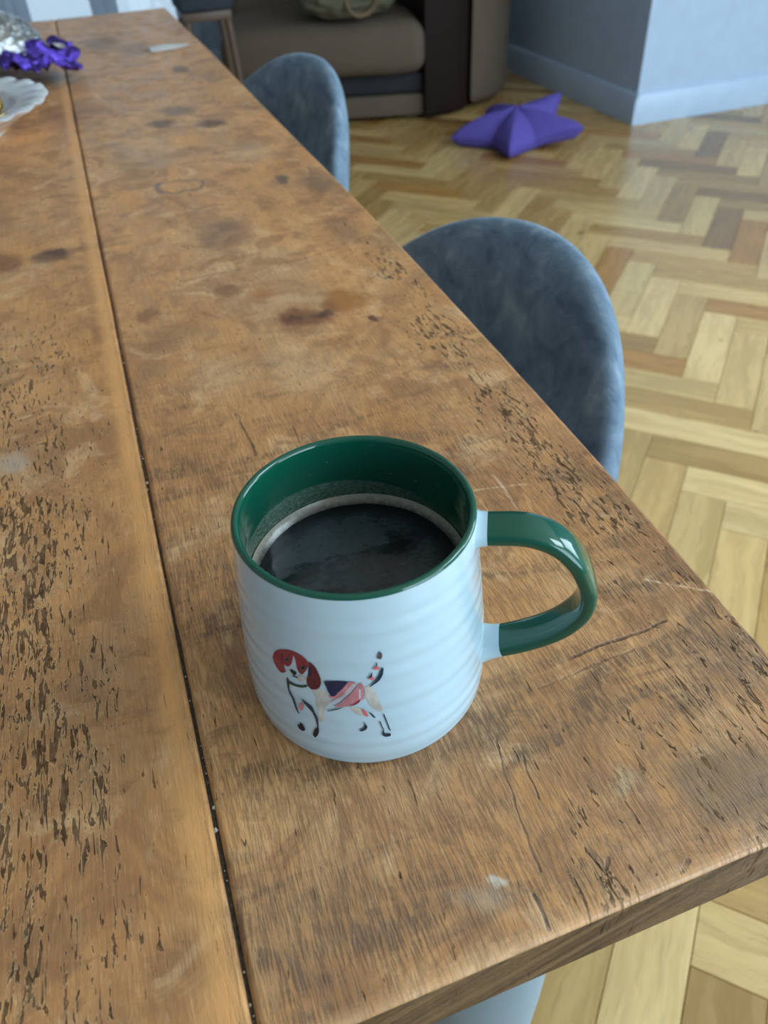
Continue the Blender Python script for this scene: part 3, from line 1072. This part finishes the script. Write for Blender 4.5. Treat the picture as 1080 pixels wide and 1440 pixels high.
# the printed beagle: flat ink shapes lying on the glaze, given as (degrees round the axis, mm up the side)
DOG = [
    ('peach', [(-130.2, 44.3), (-126.3, 46.1), (-123.8, 45.6), (-122.2, 42.2), (-122.5, 39.0), (-124.6, 36.9), (-125.7, 32.5), (-126.4, 28.6), (-128.2, 27.6), (-128.4, 31.7), (-128.9, 36.4), (-128.2, 40.7)]),
    ('peach', [(-106.8, 49.3), (-103.8, 48.3), (-102.3, 44.0), (-100.6, 38.2), (-100.2, 34.9), (-102.3, 35.4), (-105.2, 39.0), (-106.7, 43.0)]),
    ('peach', [(-114.3, 38.9), (-110.7, 38.6), (-108.3, 37.7), (-106.5, 33.5), (-108.7, 33.3), (-111.6, 34.6)]),
    ('peach', [(-137.1, 48.4), (-134.4, 50.6), (-132.4, 49.9), (-133.3, 47.7), (-135.8, 46.7)]),
    ('red', [(-149.6, 52.4), (-148.1, 56.1), (-144.3, 59.3), (-139.7, 61.3), (-136.0, 61.6), (-132.9, 60.9), (-130.7, 59.1), (-130.5, 56.7), (-131.5, 54.5), (-132.8, 52.5), (-134.0, 51.1), (-135.3, 51.7), (-136.2, 53.6), (-136.6, 55.9), (-137.2, 59.5), (-138.0, 57.6), (-138.7, 55.1), (-139.9, 53.1), (-141.6, 52.1), (-142.7, 52.5), (-143.2, 50.4), (-142.6, 49.0), (-143.7, 47.5), (-145.9, 46.7), (-147.9, 47.8), (-149.4, 49.6)]),
    ('maroon', [(-130.3, 58.7), (-128.8, 58.3), (-127.0, 56.3), (-125.4, 52.6), (-125.4, 49.4), (-126.3, 46.9), (-128.0, 45.5), (-130.4, 44.9), (-132.0, 46.7), (-132.1, 49.2), (-131.1, 52.2), (-130.4, 55.7)]),
    ('maroon', [(-144.0, 57.3), (-143.3, 57.5), (-143.8, 54.9), (-143.3, 52.9), (-144.0, 52.9), (-144.5, 54.9)]),
    ('navy', [(-130.3, 56.8), (-129.5, 55.9), (-129.7, 52.2), (-130.6, 51.2), (-130.8, 53.3)]),
    ('grey', [(-142.5, 55.5), (-141.1, 56.7), (-139.7, 56.6), (-139.5, 55.8), (-141.1, 54.7), (-142.1, 54.6)]),
    ('grey', [(-134.6, 54.8), (-133.3, 56.0), (-132.0, 55.7), (-131.8, 54.8), (-133.3, 53.8), (-134.2, 53.9)]),
    ('black', [(-141.5, 55.8), (-140.5, 56.4), (-140.3, 55.6), (-141.3, 55.0)]),
    ('black', [(-133.7, 55.3), (-132.6, 55.7), (-132.5, 54.7), (-133.5, 54.3)]),
    ('black', [(-140.1, 51.3), (-138.1, 51.8), (-136.6, 51.3), (-137.0, 50.1), (-138.4, 48.9), (-139.5, 49.8)]),
    ('black', [(-138.6, 49.2), (-138.0, 49.5), (-137.9, 48.7), (-136.5, 48.7), (-136.9, 48.1), (-138.2, 48.1), (-139.4, 47.8), (-139.2, 48.3), (-138.5, 48.5)]),
    ('green', [(-140.7, 44.7), (-137.5, 44.6), (-134.6, 45.3), (-132.2, 46.6), (-132.1, 45.6), (-134.7, 44.1), (-137.8, 43.4), (-140.7, 43.3)]),
    ('dark', [(-142.3, 46.3), (-140.9, 44.3), (-141.6, 40.5), (-140.3, 37.2), (-139.2, 33.7), (-137.9, 28.0), (-138.6, 28.3), (-140.2, 33.1), (-141.8, 37.6), (-142.6, 41.6)]),
    ('dark', [(-135.7, 37.8), (-133.7, 36.9), (-131.1, 35.4), (-130.0, 33.2), (-128.8, 29.9), (-128.8, 24.8), (-129.5, 24.6), (-129.9, 28.7), (-130.9, 32.0), (-133.0, 33.9), (-134.6, 35.5)]),
    ('black', [(-139.9, 20.5), (-138.6, 20.9), (-138.2, 22.8), (-136.8, 22.2), (-135.9, 19.3), (-137.4, 18.1), (-139.2, 18.6)]),
    ('black', [(-129.0, 25.8), (-128.9, 22.2), (-129.7, 19.2), (-131.2, 17.1), (-132.1, 18.2), (-131.4, 21.2), (-129.9, 23.6)]),
    ('navy', [(-123.8, 50.8), (-119.4, 51.9), (-113.6, 52.1), (-116.0, 48.6), (-118.4, 46.2), (-119.8, 44.1), (-121.4, 43.7), (-122.5, 45.9), (-123.2, 48.3)]),
    ('pink', [(-113.3, 52.0), (-110.3, 51.7), (-111.7, 49.2), (-115.0, 46.5), (-119.0, 42.9), (-121.5, 42.3), (-122.2, 43.5), (-119.8, 43.9), (-118.1, 46.1), (-115.7, 48.7)]),
    ('pink', [(-107.6, 50.9), (-107.1, 46.8), (-107.6, 42.7), (-109.5, 42.4), (-113.0, 40.0), (-116.8, 38.7), (-120.6, 38.6), (-117.9, 40.6), (-113.9, 44.7), (-110.5, 48.8), (-109.1, 50.8)]),
    ('palepink', [(-112.2, 50.6), (-110.3, 50.7), (-113.1, 46.2), (-119.1, 41.2), (-121.7, 39.9), (-121.0, 41.3), (-116.3, 44.9)]),
    ('red', [(-114.3, 39.7), (-111.7, 41.1), (-109.6, 42.8), (-108.9, 43.9), (-109.4, 41.6), (-111.8, 40.0)]),
    ('white', [(-109.2, 48.0), (-108.7, 48.1), (-109.0, 43.2), (-109.5, 43.0)]),
    ('hot', [(-108.9, 37.7), (-107.5, 36.8), (-106.4, 33.3), (-108.0, 34.0)]),
    ('dark', [(-123.8, 35.2), (-119.4, 37.5), (-116.3, 38.9), (-119.4, 36.8), (-123.7, 34.8)]),
    ('pink', [(-137.3, 33.8), (-136.0, 35.7), (-135.0, 34.9), (-135.2, 32.7), (-136.3, 31.0), (-137.4, 31.3)]),
    ('dark', [(-106.1, 35.8), (-104.9, 34.8), (-103.5, 32.6), (-104.1, 32.4), (-105.2, 34.0)]),
    ('dark', [(-108.7, 30.8), (-107.3, 27.8), (-107.9, 26.1), (-109.9, 25.2), (-110.8, 25.8), (-108.8, 27.2), (-108.4, 28.7)]),
    ('dark', [(-100.2, 33.6), (-99.7, 33.7), (-98.6, 28.6), (-97.6, 23.8), (-98.1, 23.7), (-99.0, 28.2)]),
    ('dark', [(-102.0, 30.0), (-101.6, 30.1), (-100.9, 26.8), (-100.3, 25.0), (-100.7, 24.9), (-101.4, 26.9)]),
    ('dark', [(-100.6, 25.5), (-100.1, 22.4), (-97.7, 21.9), (-97.9, 20.4), (-99.9, 20.4), (-101.3, 21.8)]),
    ('grey', [(-99.1, 65.6), (-98.3, 63.7), (-99.0, 62.0), (-100.4, 62.4), (-100.3, 63.7)]),
    ('dark', [(-98.3, 57.5), (-98.7, 54.7), (-100.5, 51.8), (-104.4, 49.1), (-104.7, 49.5), (-102.4, 51.8), (-100.6, 54.3), (-99.2, 57.3)]),
    ('hot', [(-102.3, 58.4), (-100.1, 58.5), (-100.4, 57.1), (-102.2, 57.1)]),
    ('hot', [(-104.9, 53.7), (-103.4, 54.4), (-102.4, 53.2), (-103.5, 52.4)]),
    ('dark', [(-101.1, 60.9), (-100.8, 60.6), (-100.9, 59.2), (-101.8, 58.7), (-101.4, 59.6)]),
    ('dark', [(-105.5, 53.1), (-104.3, 54.5), (-103.1, 56.3), (-103.4, 54.0), (-104.3, 53.8)]),
]



def soften(pl):
    """closed curve through the corner points"""
    out = []
    n = len(pl)
    for i in range(n):
        p0, p1, p2, p3 = (Vector(pl[(i + k) % n]) for k in (-1, 0, 1, 2))
        m1, m2 = (p2 - p0) * 0.34, (p3 - p1) * 0.34
        L = (p2 - p1).length
        m1 = m1.normalized() * min(m1.length, L)
        m2 = m2.normalized() * min(m2.length, L)
        for t in (0.0, 0.33, 0.67):
            out.append(tuple(p1 * (2 * t ** 3 - 3 * t * t + 1) + m1 * (t ** 3 - 2 * t * t + t) + p2 * (3 * t * t - 2 * t ** 3) + m2 * (t ** 3 - t * t)))
    return out


pb = bmesh.new()
KEYS = list(M_INK)
S_ = 48.0 * PI / 180
for li, (key, pl) in enumerate(DOG):
    pl = soften([(p[0] * S_, p[1]) for p in pl])
    t = bmesh.new()
    vs = [t.verts.new((x, y, 0)) for x, y in pl]
    es = [t.edges.new((vs[i], vs[(i + 1) % len(vs)])) for i in range(len(vs))]
    bmesh.ops.triangle_fill(t, edges=es, use_beauty=True)
    for _ in range(4):
        long_ = [e for e in t.edges if e.calc_length() > 1.3]
        if not long_:
            break
        bmesh.ops.subdivide_edges(t, edges=long_, cuts=1)
        bmesh.ops.triangulate(t, faces=t.faces[:])
    mp = {}
    for v in t.verts:
        a = v.co.x / S_ * PI / 180
        r = (mug_r(v.co.y, a) + 0.10 + 0.012 * li) / 1000
        mp[v] = pb.verts.new((r * math.cos(a), r * math.sin(a), v.co.y / 1000))
    for f in t.faces:
        nf = pb.faces.new([mp[v] for v in f.verts])
        nf.material_index = KEYS.index(key)
        c = nf.calc_center_median()
        nf.normal_update()
        if nf.normal.dot(Vector((c.x, c.y, 0))) < 0:
            nf.normal_flip()
        nf.smooth = True
    t.free()
me = bpy.data.meshes.new('beagle_print')
pb.to_mesh(me)
pb.free()
for k in KEYS:
    me.materials.append(M_INK[k])
pr = bpy.data.objects.new('beagle_print', me)
COL.objects.link(pr)
pr.parent = mug
tag(pr, 'printed beagle dog in red, pink and black')

# the drink
CZ = 0.0585
coffee = empty('coffee', MUG + Vector((0, 0, 0.0065)))
tag(coffee, 'black coffee filling the green inside of the mug to two thirds', 'drink')
rr = (mug_r(58.5) - 4.0) / 1000
b = bmesh.new()
lathe(b, [(0.0375, -0.0005), (rr - 0.0010, 0.006), (rr - 0.0007, 0.03), (rr - 0.0006, CZ - 0.0065), (rr - 0.0022, CZ - 0.0069), (rr - 0.004, CZ - 0.0071), (0.02, CZ - 0.0071), (0.001, CZ - 0.0071)], 96, close_start=True, close_end=True)
mesh_from('liquid', b, M_COFFEE, coffee, sharp=60)
b = bmesh.new()
lathe(b, [(rr - 0.0005, CZ - 0.0065 + 0.0024), (rr - 0.0008, CZ - 0.0065 + 0.0026), (rr - 0.0014, CZ - 0.0065 + 0.0017), (rr - 0.0024, CZ - 0.0065 + 0.0005), (rr - 0.0036, CZ - 0.0070)], 96,
      wob=lambda r, z, a: (r + (0.0003 * noise.noise(Vector((math.cos(a) * 6, math.sin(a) * 6, 2))) if z < 0.0517 else 0), z))
mesh_from('foam_ring', b, M_FOAM, coffee, sharp=70)

# ------------------------------------------------------------------ velvet chairs


def make_chair():
    root = empty('dining_chair')
    a, bb, k, rec, zt, nn = 0.222, 0.195, 0.079, 0.165, 0.76, 2.117
    BX = 0.27                                     # seat centre to backrest top
    outl = []
    N = 80
    for i in range(N + 1):
        th = PI * i / N
        c, s = math.cos(th), math.sin(th)
        outl.append((a * math.copysign(abs(c) ** (2 / nn), c), zt - bb + bb * abs(s) ** (2 / nn)))
    low = [(-a * (1 - 0.2 * t * t), zt - bb - 0.19 * t) for t in (0.2, 0.4, 0.6, 0.8, 0.93)]
    lowr = [(-u, z) for u, z in reversed(low)]
    base = [(-a * 0.8 + 2 * a * 0.8 * t, zt - bb - 0.195) for t in (0.1, 0.3, 0.5, 0.7, 0.9)]
    outl = outl + low + base + lowr
    cz = zt - bb - 0.0
    TT = 0.030
    bm_ = bmesh.new()
    rings = []
    fr = [0.0, 0.25, 0.45, 0.62, 0.75, 0.85, 0.92, 0.965, 0.99]
    def P(u, z, off):
        d = -k * u * u / (a * a) + rec * (z - zt)
        return Vector((BX + d + off, u, z))
    for side in (-1, 1):
        for f in (fr if side == -1 else reversed(fr)):
            th = TT * (max(0.0, 1 - f ** 5)) ** 0.5
            rings.append([bm_.verts.new(P(u * f, cz + (z - cz) * f, side * th)) for u, z in outl] if f > 0 else [bm_.verts.new(P(0, cz, side * TT))])
        if side == -1:
            rings.append([bm_.verts.new(P(u, z, 0)) for u, z in outl])
    for A, B in zip(rings, rings[1:]):
        n = max(len(A), len(B))
        for i in range(n):
            j = (i + 1) % n
            if len(A) == 1:
                bm_.faces.new((A[0], B[i], B[j]))
            elif len(B) == 1:
                bm_.faces.new((A[i], B[0], A[j]))
            else:
                bm_.faces.new((A[i], A[j], B[j], B[i]))
    mesh_from('backrest', bm_, M_VELVET, root, sharp=80)
    sb = bmesh.new()
    def wob(r, z, an):
        c, s = math.cos(an), math.sin(an)
        q = (abs(c) ** 2.6 + abs(s) ** 2.6) ** (-1 / 2.6)
        return r * q, z
    lathe(sb, [(0.185, 0.385), (0.215, 0.392), (0.226, 0.41), (0.228, 0.44), (0.220, 0.462), (0.19, 0.472), (0.10, 0.476), (0.004, 0.477)], 64, wob=wob, close_start=True, close_end=True)
    mesh_from('seat', sb, M_VELVET, root, sharp=60)
    for sx in (-1, 1):
        for sy in (-1, 1):
            lb = bmesh.new()
            tube(lb, (sx * 0.20, sy * 0.19, 0.0), (sx * 0.145, sy * 0.14, 0.3865), 0.0085, 0.014, 16)
            mesh_from('leg', lb, M_LEG, root, sharp=60)
    return root


def place_chair(root, cx, cy, rot):
    root.location = (cx - 0.27 * math.cos(rot), cy - 0.27 * math.sin(rot), 0)
    root.rotation_euler = (0, 0, rot)


ch = make_chair()
place_chair(ch, 0.352, 0.593, 0.165)
tag(ch, 'blue-grey velvet dining chair pushed under the table edge nearer the mug', 'chair', 'velvet chairs along the table')
ch2 = ch.copy()
COL.objects.link(ch2)
for c in list(ch.children):
    d = c.copy()
    COL.objects.link(d)
    d.parent = ch2
place_chair(ch2, 0.367, 1.418, 0.253)
ch2['label'] = 'blue-grey velvet dining chair farther along the table, in front of the armchair'

# ------------------------------------------------------------------ taupe armchair by the wall
arm = empty('armchair', (1.25, 4.15, 0))
tag(arm, 'taupe suede armchair with dark brown leather arm panel beside the white wall', 'armchair')


def apart(nm, b, mat, sharp=50):
    bmesh.ops.translate(b, verts=b.verts[:], vec=(-1.25, -4.15, 0))
    return mesh_from(nm, b, mat, arm, sharp=sharp)


DIR = Vector((0.958, -0.287, 0))      # along the front, left to right
NRM = Vector((-0.287, -0.958, 0))     # towards the viewer
F0 = Vector((1.50, 3.695, 0))         # right-hand end of the front


def front_bar(nm, mat, u0, u1, d0, d1, z0, z1, bev, seg=4, puff=0.0):
    """box in the frame of the chair front: u along the front (leftwards from the arm), d depth"""
    b = bmesh.new()
    add_box(b, -u1, -u0, -d1, -d0, z0, z1)
    if puff or bev:
        bmesh.ops.bevel(b, geom=b.edges[:], offset=bev, segments=seg, profile=0.5, affect='EDGES')
    if puff:
        bmesh.ops.subdivide_edges(b, edges=[e for e in b.edges if e.calc_length() > 0.12], cuts=8, use_grid_fill=True)
        for v in b.verts:
            tx = (v.co.x + u1) / (u1 - u0) * 2 - 1
            ty = (v.co.y + d1) / (d1 - d0) * 2 - 1
            kx, ky = max(0, 1 - tx * tx), max(0, 1 - ty * ty)
            if v.co.z > (z0 + z1) / 2:
                v.co.z += puff * kx * ky
            if ty > 0.5:
                v.co.y += puff * 0.6 * kx
            v.co.z += 0.006 * noise.noise(v.co * 6)
    for v in b.verts:
        q = F0 + DIR * v.co.x + NRM * v.co.y
        v.co = Vector((q.x, q.y, v.co.z))
    return apart(nm, b, mat)


front_bar('base_panel', M_SUEDE, 0.0, 0.95, 0.0, 0.75, 0.018, 0.108, 0.012)
front_bar('leather_rail', M_SLATE, -0.01, 0.94, 0.012, 0.70, 0.110, 0.200, 0.02)
front_bar('seat_cushion', M_SUEDE, 0.012, 0.93, -0.075, 0.62, 0.202, 0.405, 0.07, 5, 0.035)
front_bar('backrest', M_SUEDE, 0.0, 0.95, 0.66, 0.90, 0.02, 0.88, 0.06, 4, 0.02)
for u in (0.05, 0.88):
    front_bar('foot', M_STOOLWOOD, u, u + 0.06, 0.04, 0.10, 0.0, 0.019, 0.004, 2)
b = bmesh.new()
prism(b, [(1.475, 3.665), (1.60, 3.675), (1.695, 3.71), (1.725, 3.755), (1.78, 4.20), (1.78, 4.55), (1.53, 4.55)], 0.012, 0.63, 0.02)
apart('arm_panel', b, M_LEATHER).__setitem__('label', 'dark brown leather panel')
b = bmesh.new()
prism(b, [(1.735, 3.73), (1.84, 3.76), (1.935, 3.82), (2.01, 3.91), (2.09, 4.06), (2.14, 4.25), (2.15, 4.55), (1.79, 4.55), (1.785, 4.2)], 0.014, 0.61, 0.05, 4)
apart('arm', b, M_SUEDE)

# khaki cushion with a looped cord, lying on the armchair
cu = empty('scatter_cushion', (1.17, 3.83, 0.43))
tag(cu, 'crumpled khaki cushion with a brown cord loop, lying on the taupe armchair seat', 'cushion')
b = bmesh.new()
bmesh.ops.create_icosphere(b, subdivisions=5, radius=1.0)
for v in b.verts:
    c = v.co.copy()
    q = Vector((math.copysign(abs(c.x) ** 0.75, c.x) * 0.22, math.copysign(abs(c.y) ** 0.75, c.y) * 0.15, c.z * 0.085 + 0.080))
    q += c * 0.016 * noise.noise(c * 3.1) + c * 0.008 * noise.noise(c * 8)
    q.z = max(q.z, 0.006)
    v.co = q
mesh_from('cover', b, M_KHAKI, cu, sharp=80)
b = bmesh.new()
pts = [Vector((0.02 + 0.066 * math.cos(t), -0.150 - 0.012 * math.sin(t * 2), 0.070 + 0.052 * math.sin(t))) for t in [2 * PI * i / 40 for i in range(41)]]
for p, q in zip(pts, pts[1:]):
    tube(b, p, q, 0.009, 0.009, 10, caps=False)
bmesh.ops.remove_doubles(b, verts=b.verts[:], dist=0.0015)
mesh_from('cord_loop', b, M_ROPE, cu, sharp=80)

# ------------------------------------------------------------------ stool between table end and armchair
st = empty('stool', (0.535, 3.66, 0))
tag(st, 'small brown wooden stool with a dark seat beyond the far end of the table', 'stool')
b = bmesh.new()
add_box(b, -0.120, 0.090, -0.115, 0.115, 0.540, 0.590, bevel=0.015, seg=3)
mesh_from('seat', b, M_NAVY, st)
b = bmesh.new()
add_box(b, -0.110, 0.080, -0.105, 0.105, 0.508, 0.5398, bevel=0.004)
mesh_from('seat_frame', b, M_STOOLWOOD, st)
for sx, sy in ((-1, -1), (1, -1), (-1, 1), (1, 1)):
    b = bmesh.new()
    tube(b, (sx * 0.105 - 0.015, sy * 0.11, 0), (sx * 0.080 - 0.015, sy * 0.085, 0.510), 0.011, 0.015, 16)
    mesh_from('leg', b, M_STOOLWOOD, st, sharp=60)

# ------------------------------------------------------------------ violet star cushion on the floor
star = empty('star_cushion', (1.690, 3.165, 0))
b = bmesh.new()
tips = [(-0.886, 0.30, 0.05), (-0.886 - 2 * PI / 5, 0.275, 0.0), (-0.886 - 4 * PI / 5, 0.285, 0.0), (-0.886 - 6 * PI / 5, 0.27, 0.03), (-0.886 - 8 * PI / 5, 0.29, 0.10)]
NA, NR = 150, 18


def star_r(an):
    best = 0
    for (ta, R0, lift) in tips:
        d = abs((an - ta + PI) % (2 * PI) - PI)
        d = min(d, 2 * PI / 10)
        # straight flanks from the tip to a waist between the arms, with a rounded point
        w = 0.150
        th = d
        den = R0 * math.sin(2 * PI / 10 - 0) 
        x1, y1 = R0, 0.0
        x2, y2 = w * math.cos(PI / 5), w * math.sin(PI / 5)
        cr = x1 * y2 - x2 * y1
        r = cr / (math.sin(th) * (x1 - x2) + math.cos(th) * (y2 - y1) + 1e-9)
        r = min(r, R0 * (1 - 0.7 * th))
        if d < 2 * PI / 10 - 1e-6 or best == 0:
            best = max(best, r)
    return best


def lift_at(an, rho):
    s = 0
    for (ta, R0, lift) in tips:
        d = abs((an - ta + PI) % (2 * PI) - PI)
        s += lift * max(0, 1 - d / 0.62)
    return s * rho ** 2


grid = {}
for side in (1, -1):
    for k in range(1, NR + 1):
        rho = k / NR
        for i in range(NA):
            if k == NR and side == -1:
                grid[side, k, i] = grid[1, k, i]
                continue
            an = 2 * PI * i / NA
            R0 = star_r(an)
            r = R0 * rho
            # puffed height falls with the distance to the seam
            ht = 0.108 * (max(0.0, 1 - rho ** 2.2)) ** 0.62 * (1 - 0.30 * (r / 0.29))
            ht *= min(1.0, 0.55 + 0.45 * R0 / 0.20)
            z = 0.038 + (ht if side == 1 else -min(0.034, ht * 0.9)) + lift_at(an, rho)
            z += 0.004 * noise.noise(Vector((r * math.cos(an) * 18, r * math.sin(an) * 18, side)))
            grid[side, k, i] = b.verts.new((r * math.cos(an), r * math.sin(an), max(0.001, z)))
    ctr = b.verts.new((0, 0, 0.136 if side == 1 else 0.003))
    for i in range(NA):
        j = (i + 1) % NA
        b.faces.new((ctr, grid[side, 1, i], grid[side, 1, j]))
        for k in range(1, NR):
            b.faces.new((grid[side, k, i], grid[side, k + 1, i], grid[side, k + 1, j], grid[side, k, j]))
so = mesh_from('cover', b, M_FELT, star, sharp=85)
b = bmesh.new()
sp = [so.data.vertices[0].co] * 0
ringp = [Vector((star_r(2 * PI * i / NA) * math.cos(2 * PI * i / NA) * 1.003, star_r(2 * PI * i / NA) * math.sin(2 * PI * i / NA) * 1.003, max(0.004, 0.038 + lift_at(2 * PI * i / NA, 1.0)))) for i in range(NA)]
for i in range(NA):
    tube(b, ringp[i], ringp[(i + 1) % NA], 0.003, 0.003, 6, caps=False)
bmesh.ops.remove_doubles(b, verts=b.verts[:], dist=0.0008)
mesh_from('seam', b, M_FELT, star, sharp=80)
tag(star, 'violet five-pointed star cushion lying on the parquet by the wall corner', 'cushion')

# ------------------------------------------------------------------ things at the far left of the table
pl = empty('scalloped_plate', (-0.211, 1.185, TABLE_Z))
tag(pl, 'white scalloped plate with a pink band on a short foot, at the table', 'plate')
b = bmesh.new()
NS = 26


def scal(r, z, a):
    if r > 0.145 and z > 0.026:
        k = (r - 0.145) / 0.015
        s = abs(math.cos(a * NS / 2)) ** 0.5
        return r + 0.0065 * k * (s - 0.6), z + 0.0015 * k * math.sin(a * NS)
    return r, z


pp = [(0.088, 0.0), (0.1, 0.0), (0.101, 0.0026), (0.104, 0.0059), (0.122, 0.0137), (0.138, 0.0228), (0.152, 0.0306), (0.16, 0.0341), (0.1615, 0.0356), (0.159, 0.0364), (0.146, 0.0348), (0.128, 0.0319), (0.118, 0.0286), (0.11, 0.0208), (0.095, 0.0137), (0.06, 0.0117), (0.001, 0.0117)]
lathe(b, pp, 208, wob=scal, close_start=True, close_end=True)
mesh_from('dish', b, M_PLATE, pl, sharp=60)


def crumple(b, fn, nu, nv):
    g = [[b.verts.new(fn(i / nu, j / nv)) for j in range(nv + 1)] for i in range(nu + 1)]
    for i in range(nu):
        for j in range(nv):
            b.faces.new((g[i][j], g[i + 1][j], g[i + 1][j + 1], g[i][j + 1]))


def ridge(p, s):
    return 1 - 2 * abs(noise.noise(p * s))


# a sweet wrapped in gold foil on the plate
for k, (x, y, r) in enumerate(((-0.119, 1.188, 0.014),)):
    ch_ = empty('chocolate', (x, y, TABLE_Z + 0.0123 + (0.0030 if k == 0 else 0.0)))
    b = bmesh.new()
    bmesh.ops.create_icosphere(b, subdivisions=4, radius=1.0)
    for v in b.verts:
        c = v.co.copy()
        v.co = c * r * (1 + 0.07 * ridge(c + Vector((k * 3, 0, 0)), 3.3)) + Vector((0, 0, r))
        v.co.z = max(0.0, v.co.z)
    mesh_from('wrapper', b, M_GOLD, ch_, sharp=25)
    tag(ch_, 'gold foil wrapped chocolate lying on the white scalloped plate', 'chocolate')

# purple foil heap with a silver foil shell
fo = empty('foil_wrapper', (-0.105, 1.475, TABLE_Z))
tag(fo, 'crumpled shiny purple foil wrapper with puffed silver lining, behind the scalloped plate', 'wrapper')
b = bmesh.new()


def purple(u, v):
    x = -0.15 + 0.255 * u
    y0 = -0.120 - 0.095 * max(0.0, min(1.0, (u - 0.5) / 0.3))
    y = y0 + (0.125 - y0) * v
    q = Vector((x * 9 + 3, y * 7, 1.7))
    sh = 1 - abs(2 * u - 1) ** 3
    e = 0.018 * noise.noise(q * 1.7)
    rgt = max(0.0, (u - 0.72) / 0.28)
    z = 0.012 + 0.022 * ridge(q, 1.3) + 0.015 * ridge(q, 3.1) + 0.008 * ridge(q, 7.0)
    z = max(0.0015, z * (0.45 + 0.6 * sh) + 0.035 * rgt * rgt * max(0, v - 0.3))
    narrow = 1 - 0.72 * max(0, (u - 0.45) / 0.55) ** 1.2
    yy = (y - 0.0) * narrow + e
    return Vector((x + 0.014 * noise.noise(q * 2.1 + Vector((5, 5, 5))), yy, z))


crumple(b, purple, 74, 74)
mesh_from('foil_sheet', b, M_PURPLE, fo, sharp=22)
b = bmesh.new()


def silver(u, v):
    th = v * PI * 0.5
    an = u * 2 * PI
    d = Vector((math.cos(an) * math.cos(th), math.sin(an) * math.cos(th), math.sin(th)))
    r = 1 + 0.06 * ridge(d, 3.0) + 0.035 * ridge(d, 7.0)
    return Vector((-0.026 + 0.080 * d.x * r, 0.085 + 0.10 * d.y * r, 0.030 + 0.052 * d.z * r))


crumple(b, silver, 80, 26)
bmesh.ops.remove_doubles(b, verts=b.verts[:], dist=0.0004)
mesh_from('silver_shell', b, M_SILVER, fo, sharp=22)['label'] = 'puffed-up silver inner foil'
b = bmesh.new()


def tuft(u, v):
    x, y = (u - 0.5) * 0.085, (v - 0.5) * 0.075
    q = Vector((x * 22 + 9, y * 22, 0.3))
    return Vector((-0.06 + x, 0.15 + y, 0.090 + 0.014 * ridge(q, 1.2) + 0.008 * ridge(q, 3)))


crumple(b, tuft, 26, 26)
mesh_from('purple_scrap', b, M_PURPLE, fo, sharp=22)['label'] = 'purple foil scrap on top'
b = bmesh.new()


def lining(u, v):
    x, y = (u - 0.5) * 0.040, (v - 0.5) * 0.05
    q = Vector((x * 30 + 2, y * 30, 4))
    return Vector((0.072 + x, 0.022 + y * 0.7, 0.034 + 0.010 * ridge(q, 1.1) - 0.2 * x))


crumple(b, lining, 18, 18)
mesh_from('silver_lining', b, M_SILVER, fo, sharp=22)['label'] = 'silver inner side of the foil'

# folded paper strip
sp_ = empty('paper_strip', (0.155, 1.583, TABLE_Z), 0.05)
tag(sp_, 'small folded strip of white paper lying far along the table top', 'paper')
b = bmesh.new()


def strip(u, v):
    x = -0.034 + 0.068 * u
    y = -0.015 + 0.030 * v + 0.006 * math.sin(u * 5) * (v - 0.2)
    z = 0.0006 + 0.007 * max(0, math.sin(v * PI)) * (0.6 + 0.4 * math.sin(u * 4 + 0.5)) + 0.003 * u * u
    return Vector((x, y, z))


crumple(b, strip, 24, 10)
gm = b.faces[:]
bmesh.ops.solidify(b, geom=gm, thickness=0.0005)
mesh_from('sheet', b, M_PAPER, sp_, sharp=60)
